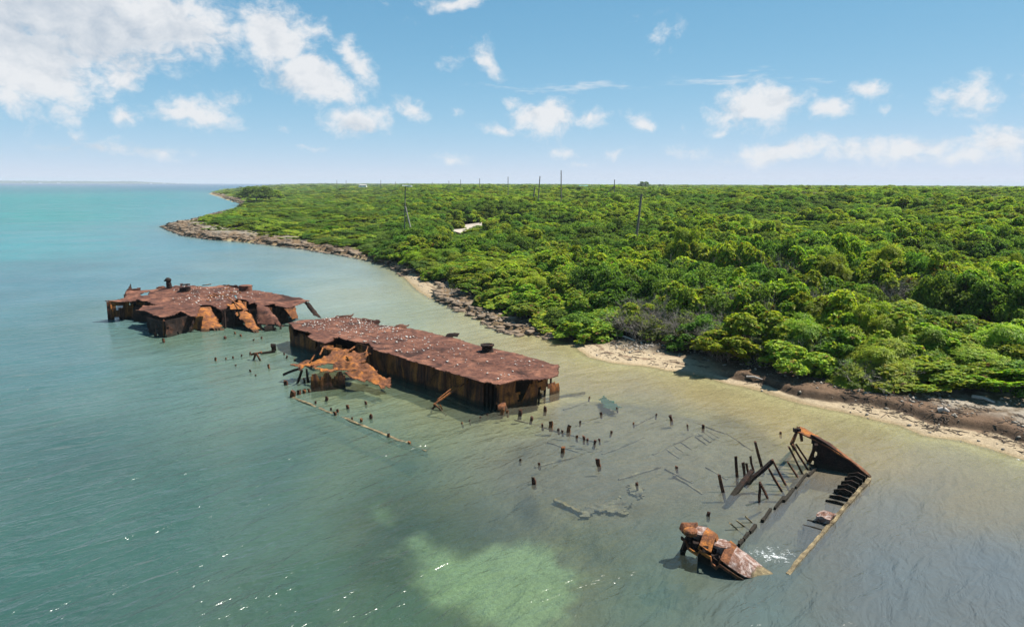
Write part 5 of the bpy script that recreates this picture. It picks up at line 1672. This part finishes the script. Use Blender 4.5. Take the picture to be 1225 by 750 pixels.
ph = [palm_mesh(1), palm_mesh(2)]
ptr = tubes('palm_trunk', [((0, 0, -1.0), (0.04, 0, .5), .06, .05), ((.04, 0, .5), (0, 0, 1.0), .05, .05)], 6); ptr.materials.append(M['bark'])
for i, (px, py) in enumerate(((950, 236), (961, 238), (976, 240), (986, 239), (1070, 243), (1077, 241), (1078, 247), (1165, 244), (1177, 244), (1188, 247), (1189, 241), (1204, 256), (1140, 259), (1149, 257), (924, 240), (1110, 253))):
    d = 250 if py < 246 else 190
    q = PD(px, py, d)
    zg = gz(q.x, q.y)
    root = thing('silver_palm', 'silvery fan palm head rising out of the scrub far behind the wrack beach', 'palm', (q.x, q.y, zg), 'silver palms in the scrub')
    sc_ = random.uniform(1.1, 1.6); H = max(q.z - zg, 3.0)
    o = bpy.data.objects.new('crown', ph[i % 2]); C.objects.link(o); o.parent = root; o.location = (0, 0, H); o.scale = (sc_,) * 3; o.rotation_euler = (0, 0, i)
    o = bpy.data.objects.new('trunk', ptr); C.objects.link(o); o.parent = root; o.scale = (1.6, 1.6, H)

# ------------------------------------------------------------------ road
bm = bmesh.new(); prev = None
ext = [road_xy[0] + (road_xy[0] - road_xy[1]) * 2.0] + list(road_xy)
fine = []
for i in range(len(ext) - 1):
    for k in range(8): fine.append(np.array(ext[i]) * (1 - k / 8) + np.array(ext[i + 1]) * k / 8)
for i, p in enumerate(fine):
    q = fine[min(i + 1, len(fine) - 1)] if i < len(fine) - 1 else p + (p - fine[i - 1])
    d = q - p; d = d / (np.linalg.norm(d) + 1e-9); nrm = np.array([-d[1], d[0]])
    row = []
    for f in (-1, -.5, 0, .5, 1):
        w = 4.2 + .5 * n3((p[0], p[1], 0), .3)
        e = p + nrm * w * f
        row.append(bm.verts.new((e[0], e[1], gz(e[0], e[1]) + (.5 if abs(f) < 1 else -.1))))
    if prev:
        for k in range(4): bm.faces.new((prev[k], prev[k + 1], row[k + 1], row[k]))
    prev = row
bmesh.ops.recalc_face_normals(bm, faces=bm.faces)
me = bpy.data.meshes.new('sandy_road'); bm.to_mesh(me); bm.free()
tag(link('road', me, simple_mat('road_sand', (.36, .31, .25), .95, .15, 1.2)), 'pale sandy track curving through the scrub', 'road', kind='structure')

# ------------------------------------------------------------------ poles
def pole(top, base, dist, r, label, group=None, arm=False, brace=None, name='utility_pole'):
    t_ = PD(*top, dist); b_ = PD(*base, dist)
    d = (b_ - t_)
    zg = gz(b_.x, b_.y)
    k = (zg - .5 - t_.z) / d.z if d.z < -1e-6 else 1
    f = t_ + d * k
    root = thing(name, label, 'pole', tuple(f), group)
    link('shaft', tubes('shaft', [(tuple(f), tuple(f.lerp(t_, .5)), r, r * .88), (tuple(f.lerp(t_, .5)), tuple(t_), r * .88, r * .72)], 8), M['wood'], root)
    if arm:
        u = (t_ - f).normalized()
        c_ = t_ - u * .35
        bars('crossarm', [(c_ + Vector((-.55, 0, 0)), c_ + Vector((.55, 0, 0)), .1, .1)], M['wood'], root)
        for xx in (-.45, .45):
            lathe('insulator', [(.05, 0), (.07, .06), (.05, .12), (.06, .18), (.03, .2)], M['ceramic'], root, c_ + Vector((xx, 0, .05)), 8)
    if brace:
        p, q = PD(*brace[0], dist), PD(*brace[1], dist)
        bars('brace', [(p, q, r * 1.3, r * 1.3)], M['wood'], root)
    return root


pole((767.5, 232), (759.5, 300), 105, .2, 'tall bare grey pole leaning amid the shrubs above the beach')
pole((646, 211), (643.6, 243), 235, .2, 'slightly leaning wooden pole rising over the scrub beside a stump', arm=False)
pole((671.3, 204), (671.3, 230), 250, .2, 'tallest upright pole on the skyline', arm=False)
pole((735.2, 215), (734.6, 240), 260, .19, 'upright pole with a slanting brace on the skyline', brace=((723, 233.5), (734.5, 224)))
pole((640, 223.5), (638.5, 234), 235, .25, 'short pale broken pole stump beside a leaning pole')
pole((607.8, 211.5), (607.8, 230), 300, .17, 'thin pole on the skyline before the tall upright one', )
for (px, t_, d, lab) in ((573.8, 213.5, 420, 'thin dark pole on the skyline next after the paired small poles'), (551, 215, 520, 'second of two small paired poles on the skyline'), (537, 216.5, 560, 'first of two small paired poles on the skyline')):
    pole((px, t_), (px, 228), d, .2, lab)
for i, (px, t_, d) in enumerate(((403, 215.5, 700), (414, 216, 700), (455.5, 215.5, 650), (473, 217.5, 650), (517, 218, 600))):
    pole((px, t_), (px, 228), d, .22, 'tiny far pole on the skyline over the point', 'tiny poles on the skyline')
# pole with a solar panel and a propped second pole
d0 = 128
sp = pole((484.8, 223.5), (484.2, 272), d0, .11, 'slim post carrying a flat white solar panel, propped by a second pole', name='solar_panel_post')
p, q = PD(485, 247, d0), PD(491, 272, d0)
link('prop', tubes('prop', [(tuple(q), tuple(p), .12, .1)], 7), M['drift'], sp)
c = PD(487, 222.4, d0)
for nm, m_, zz, th in (('panel_frame', 'white', 0, .1), ('solar_cells', 'glass', .062, .02)):
    k = 1.0 if nm == 'panel_frame' else .93
    bars(nm, [(c + Vector((-.72 * k, 0, zz + .05)), c + Vector((.72 * k, 0, zz - .02)), .9 * k, th)], M[m_], sp, nseg=1)

# ------------------------------------------------------------------ driftwood and stones on the shore
for (p1, p2, r, lab) in (((1163, 477), (1190, 484), .11, 'long bleached driftwood log lying above the wrack ledge'), ((1122, 493), (1135, 495), .14, 'short pale driftwood log on the brown wrack mat'), ((735, 402), (760, 409), .09, 'straight driftwood plank under the shrubs behind the pale sand'),
                         ((1040, 463), (1062, 468), .08, 'thin bleached branch on the pebbles under the shrubs'), ((893, 452), (912, 458), .07, 'dark driftwood branch beside the wrack ledge')):
    a, b = hit(*p1), hit(*p2)
    m = a.lerp(b, .5) + Vector((0, 0, .05))
    segs = [(tuple(a + Vector((0, 0, r * .7))), tuple(m + Vector((0, 0, r))), r, r * .9), (tuple(m + Vector((0, 0, r))), tuple(b + Vector((0, 0, r * .6))), r * .9, r * .5)]
    o = link('driftwood', tubes('driftwood', segs, 7), M['drift']); tag(o, lab, 'driftwood')


def shore_stones():
    rng = np.random.default_rng(77)
    pp = []
    # along the shore, near and far
    seg = COAST[5:42]
    L = np.hypot(*(seg[1:] - seg[:-1]).T); cum = np.concatenate([[0], np.cumsum(L)])
    while len(pp) < 26000:
        t = rng.uniform(0, cum[-1]); i = min(np.searchsorted(cum, t) - 1, len(L) - 1); i = max(i, 0)
        f = (t - cum[i]) / L[i]; p = seg[i] * (1 - f) + seg[i + 1] * f
        d = (seg[i + 1] - seg[i]) / L[i]; n = np.array([d[1], -d[0]])
        if rng.uniform() < .5: n = n
        off = rng.uniform(-.3, 7.5)
        q = p + n * off; pp.append(q)
    pp = np.array(pp)
    z_, sd_, sd2_, rk_, lp_, ld_ = land_height(pp[:, 0], pp[:, 1], True)
    sv_ = signed_dist(pp[:, 0], pp[:, 1], VEG)
    keep = (np.hypot(pp[:, 0], pp[:, 1]) < 110) & (sd2_ > -.3) & (sv_ < 2.5) & (rng.uniform(size=len(pp)) < .03 + .8 * np.maximum(rk_ * .35, sstep(1.4, 3.4, sd2_)))
    pp = pp[keep]; z_ = z_[keep]
    r = np.hypot(pp[:, 0], pp[:, 1])
    vs, fs = [], []
    base = np.array([(1, 0, 0), (-1, 0, 0), (0, 1, 0), (0, -1, 0), (0, 0, 1), (0, 0, -1)], float)
    tri = np.array([(0, 2, 4), (2, 1, 4), (1, 3, 4), (3, 0, 4), (2, 0, 5), (1, 2, 5), (3, 1, 5), (0, 3, 5)])
    for k in range(len(pp)):
        s_ = (.025 + .11 * rng.uniform() ** 5) * (1 + r[k] / 300)
        b = base * (1 + rng.uniform(-.4, .4, (6, 3))) * np.array([s_, s_ * rng.uniform(.6, 1), s_ * rng.uniform(.4, .8)])
        an = rng.uniform(0, 6.28)
        b = np.stack([b[:, 0] * math.cos(an) - b[:, 1] * math.sin(an), b[:, 0] * math.sin(an) + b[:, 1] * math.cos(an), b[:, 2]], 1)
        vs.append(b + np.array([pp[k, 0], pp[k, 1], z_[k] + s_ * .15])); fs.append(tri + 6 * k)
    o = link('shore_pebbles', np_mesh('shore_pebbles', np.concatenate(vs), np.concatenate(fs)), M['stone'])
    tag(o, 'loose stones and pebbles scattered along the shore', 'pebbles', kind='stuff')


shore_stones()


def shore_rocks():
    rng = np.random.default_rng(78)
    bm = bmesh.new(); bmesh.ops.create_icosphere(bm, subdivisions=2, radius=1)
    base = np.array([v.co[:] for v in bm.verts]); tri = np.array([[v.index for v in f.verts] for f in bm.faces]); bm.free()
    seg = COAST[5:70]
    L = np.hypot(*(seg[1:] - seg[:-1]).T); cum = np.concatenate([[0], np.cumsum(L)])
    pp = []
    for _ in range(22000):
        t = rng.uniform(0, min(cum[-1], 620)); i = max(min(np.searchsorted(cum, t) - 1, len(L) - 1), 0)
        f = (t - cum[i]) / L[i]; p = seg[i] * (1 - f) + seg[i + 1] * f
        d = (seg[i + 1] - seg[i]) / L[i]; n = np.array([d[1], -d[0]])
        pp.append(p + n * (rng.uniform() ** 1.6 * 7.0 - .4) + rng.normal(size=2) * .2)
    pp = np.array(pp)
    z_, sd_, sd2_, rk_, lp_, ld_ = land_height(pp[:, 0], pp[:, 1], True)
    cl = vnoise(pp[:, 0] / 3.0, pp[:, 1] / 3.0, 97)
    r = np.hypot(pp[:, 0], pp[:, 1])
    keep = (sd2_ > -.7) & (rk_ > .55) & (rng.uniform(size=len(pp)) < (.25 + 1.1 * cl) * np.exp(-np.clip(sd2_, 0, 9) / (2.2 + 1.2 * (r > 120)))) & (signed_dist(pp[:, 0], pp[:, 1], VEG) < 1.0)
    vs, fs = [], []
    k = 0
    for i in np.nonzero(keep)[0]:
        s_ = (.05 + .30 * rng.uniform() ** 3) * (1 + min(r[i], 300) / 210)
        o = rng.uniform(0, 60)
        nb = base * (1 + 1.3 * (vnoise(base[:, 0] * 2.6 + o, base[:, 1] * 2.6 + base[:, 2] * 3.1 + o, 3) - .5))[:, None]
        nb[:, 2] = np.minimum(nb[:, 2], .45 + .2 * rng.uniform()) + .12 * nb[:, 0]
        nb = nb * np.array([s_ * rng.uniform(.9, 1.9), s_, s_ * rng.uniform(.3, .55)])
        an = rng.uniform(0, 6.28)
        nb = np.stack([nb[:, 0] * math.cos(an) - nb[:, 1] * math.sin(an), nb[:, 0] * math.sin(an) + nb[:, 1] * math.cos(an), nb[:, 2]], 1)
        vs.append(nb + np.array([pp[i, 0], pp[i, 1], z_[i] + s_ * .1])); fs.append(tri + len(base) * k); k += 1
    o = link('shore_rocks', np_mesh('shore_rocks', np.concatenate(vs), np.concatenate(fs)), simple_mat('iron_shore_rock', (.19, .14, .095), .95, .55, 1.3))
    tag(o, 'brown jagged rocks of the low iron shore along the water', 'rocks', kind='stuff')


shore_rocks()


def beach_litter():
    rng = np.random.default_rng(79)
    seg = COAST[5:33]
    L = np.hypot(*(seg[1:] - seg[:-1]).T); cum = np.concatenate([[0], np.cumsum(L)])
    pp = []
    for _ in range(4200):
        t = rng.uniform(0, cum[-1]); i = max(min(np.searchsorted(cum, t) - 1, len(L) - 1), 0)
        f = (t - cum[i]) / L[i]; p = seg[i] * (1 - f) + seg[i + 1] * f
        d = (seg[i + 1] - seg[i]) / L[i]; n = np.array([d[1], -d[0]])
        pp.append(np.concatenate([p + n * rng.choice([.9, 1.7, 2.8, 4.2]) + n * rng.normal() * .3, d]))
    pp = np.array(pp)
    z_, sd_, sd2_, rk_, lp_, ld_ = land_height(pp[:, 0], pp[:, 1], True)
    ok = (sd2_ > .5) & (rng.uniform(size=len(pp)) < np.where(np.degrees(np.arctan2(pp[:, 0], pp[:, 1])) > 16, 1, .3)) & (signed_dist(pp[:, 0], pp[:, 1], VEG) < 1.5) & (vnoise(pp[:, 0] / 1.5, pp[:, 1] / 1.5, 98) > .42)
    segs = []
    for i in np.nonzero(ok)[0]:
        a = math.atan2(pp[i, 3], pp[i, 2]) + rng.normal() * .6
        l = .06 + .35 * rng.uniform() ** 3; r = .008 + .018 * rng.uniform()
        c = np.array([pp[i, 0], pp[i, 1], z_[i] + r]); u = np.array([math.cos(a), math.sin(a), rng.normal() * .12])
        segs.append((c - u * l, c + u * l, r, r * .6))
    o = link('beach_litter', tubes('beach_litter', segs, 4), simple_mat('dead_weed', (.13, .095, .07), .95, .6, 6))
    tag(o, 'dried weed stalks and twigs washed up along the beach', 'litter', kind='stuff')


beach_litter()

# ------------------------------------------------------------------ far shore and houses
def far_island():
    n = 260; vs, fs = [], []
    rng = np.random.default_rng(3)
    for i in range(n + 1):
        px = -260 + (500 * i / n)
        b = P(px, 222, 0); d = Vector((b.x, b.y, 0)).normalized()
        taper = float(sstep(0, .12, i / n) * (1 - sstep(.82, 1, i / n)))
        h = (16 + 16 * float(fbm(np.array([i * .06]), np.array([.3]), 5, 4)[0]) + 3 * rng.uniform()) * taper + 1
        for (dd, hh) in ((9000, -2), (9150, h * .6), (9500, h), (10400, h * .8), (11000, -2)):
            vs.append((d.x * dd, d.y * dd, hh))
    for i in range(n):
        for k in range(4):
            fs.append((i * 5 + k, (i + 1) * 5 + k, (i + 1) * 5 + k + 1, i * 5 + k + 1))
    me = np_mesh('hills', np.array(vs), np.array(fs), True)
    tag(link('hills', me, simple_mat('far_shore', (.06, .085, .06), .95, .3, .01)), 'low far shore on the sea horizon', 'hills', kind='structure')


far_island()


def house(px, py, dist, w, h, label, roof='roof_r', base=None, group=None):
    q = PD(px, py, dist); zg = q.z - h if base is None else base
    root = thing('house', label, 'house', (q.x, q.y, zg), group)
    def box(nm, m_, sx, sy, z0, z1, oy=0, ox=0):
        bm = bmesh.new(); bmesh.ops.create_cube(bm, size=1)
        for v in bm.verts: v.co = Vector((v.co.x * sx + ox, v.co.y * sy + oy, z0 + (v.co.z + .5) * (z1 - z0)))
        me = bpy.data.meshes.new(nm); bm.to_mesh(me); bm.free()
        return link(nm, me, M[m_], root, (0, 0, 0))
    box('wall', 'white', w, w * .6, -3, h * .7)
    bm = bmesh.new()
    x0, y0, z0, z1 = w * .55, w * .36, h * .7, h
    pts_ = [(-x0, -y0, z0), (x0, -y0, z0), (x0, y0, z0), (-x0, y0, z0), (-x0 * .7, 0, z1), (x0 * .7, 0, z1)]
    v = [bm.verts.new(p) for p in pts_]
    for f in ((0, 1, 5, 4), (2, 3, 4, 5), (1, 2, 5), (3, 0, 4), (3, 2, 1, 0)): bm.faces.new([v[i] for i in f])
    me = bpy.data.meshes.new('roof'); bm.to_mesh(me); bm.free(); link('roof', me, M[roof], root, (0, 0, 0))
    for ox in (-w * .25, w * .25): box('window', 'dkglass', w * .14, .12, h * .25, h * .5, -w * .3 - .05, ox)
    return root


house(698, 221.6, 900, 12, 6, 'green roofed house just showing over the scrub on the horizon', 'roof_g')
house(916, 222.2, 1300, 16, 6, 'pale house showing as a speck over the flat horizon')
house(434, 220.8, 900, 9, 3.2, 'small low house on the skyline behind the far point', 'roof_r')
for i, (px, py) in enumerate(((70, 217), (28, 216.8), (180, 218.2), (212, 218.5), (196, 218.3), (48, 216.9))):
    house(px, py + .8, 8950, 26, 9, 'white building speck on the far shore across the sea', 'roof_r', 0, 'white buildings on the far shore')


# ------------------------------------------------------------------ the air
def haze_box():
    bm = bmesh.new(); bmesh.ops.create_cube(bm, size=2)
    for v in bm.verts: v.co = Vector((v.co.x * 17000, v.co.y * 17000, -14 if v.co.z < 0 else 70))
    me = bpy.data.meshes.new('haze'); bm.to_mesh(me); bm.free()
    m, t, out = new_mat('haze_air')
    v = t.node('ShaderNodeVolumePrincipled', None, Density=HAZE)
    v.inputs['Color'].default_value = (.80, .90, 1.0, 1); v.inputs['Anisotropy'].default_value = 0.0
    t.l.new(v.outputs[0], out.inputs['Volume'])
    o = link('haze', me, m)
    tag(o, 'thin bluish sea haze over the flat land and water', 'haze', kind='stuff')


HAZE = 0.00011
haze_box()
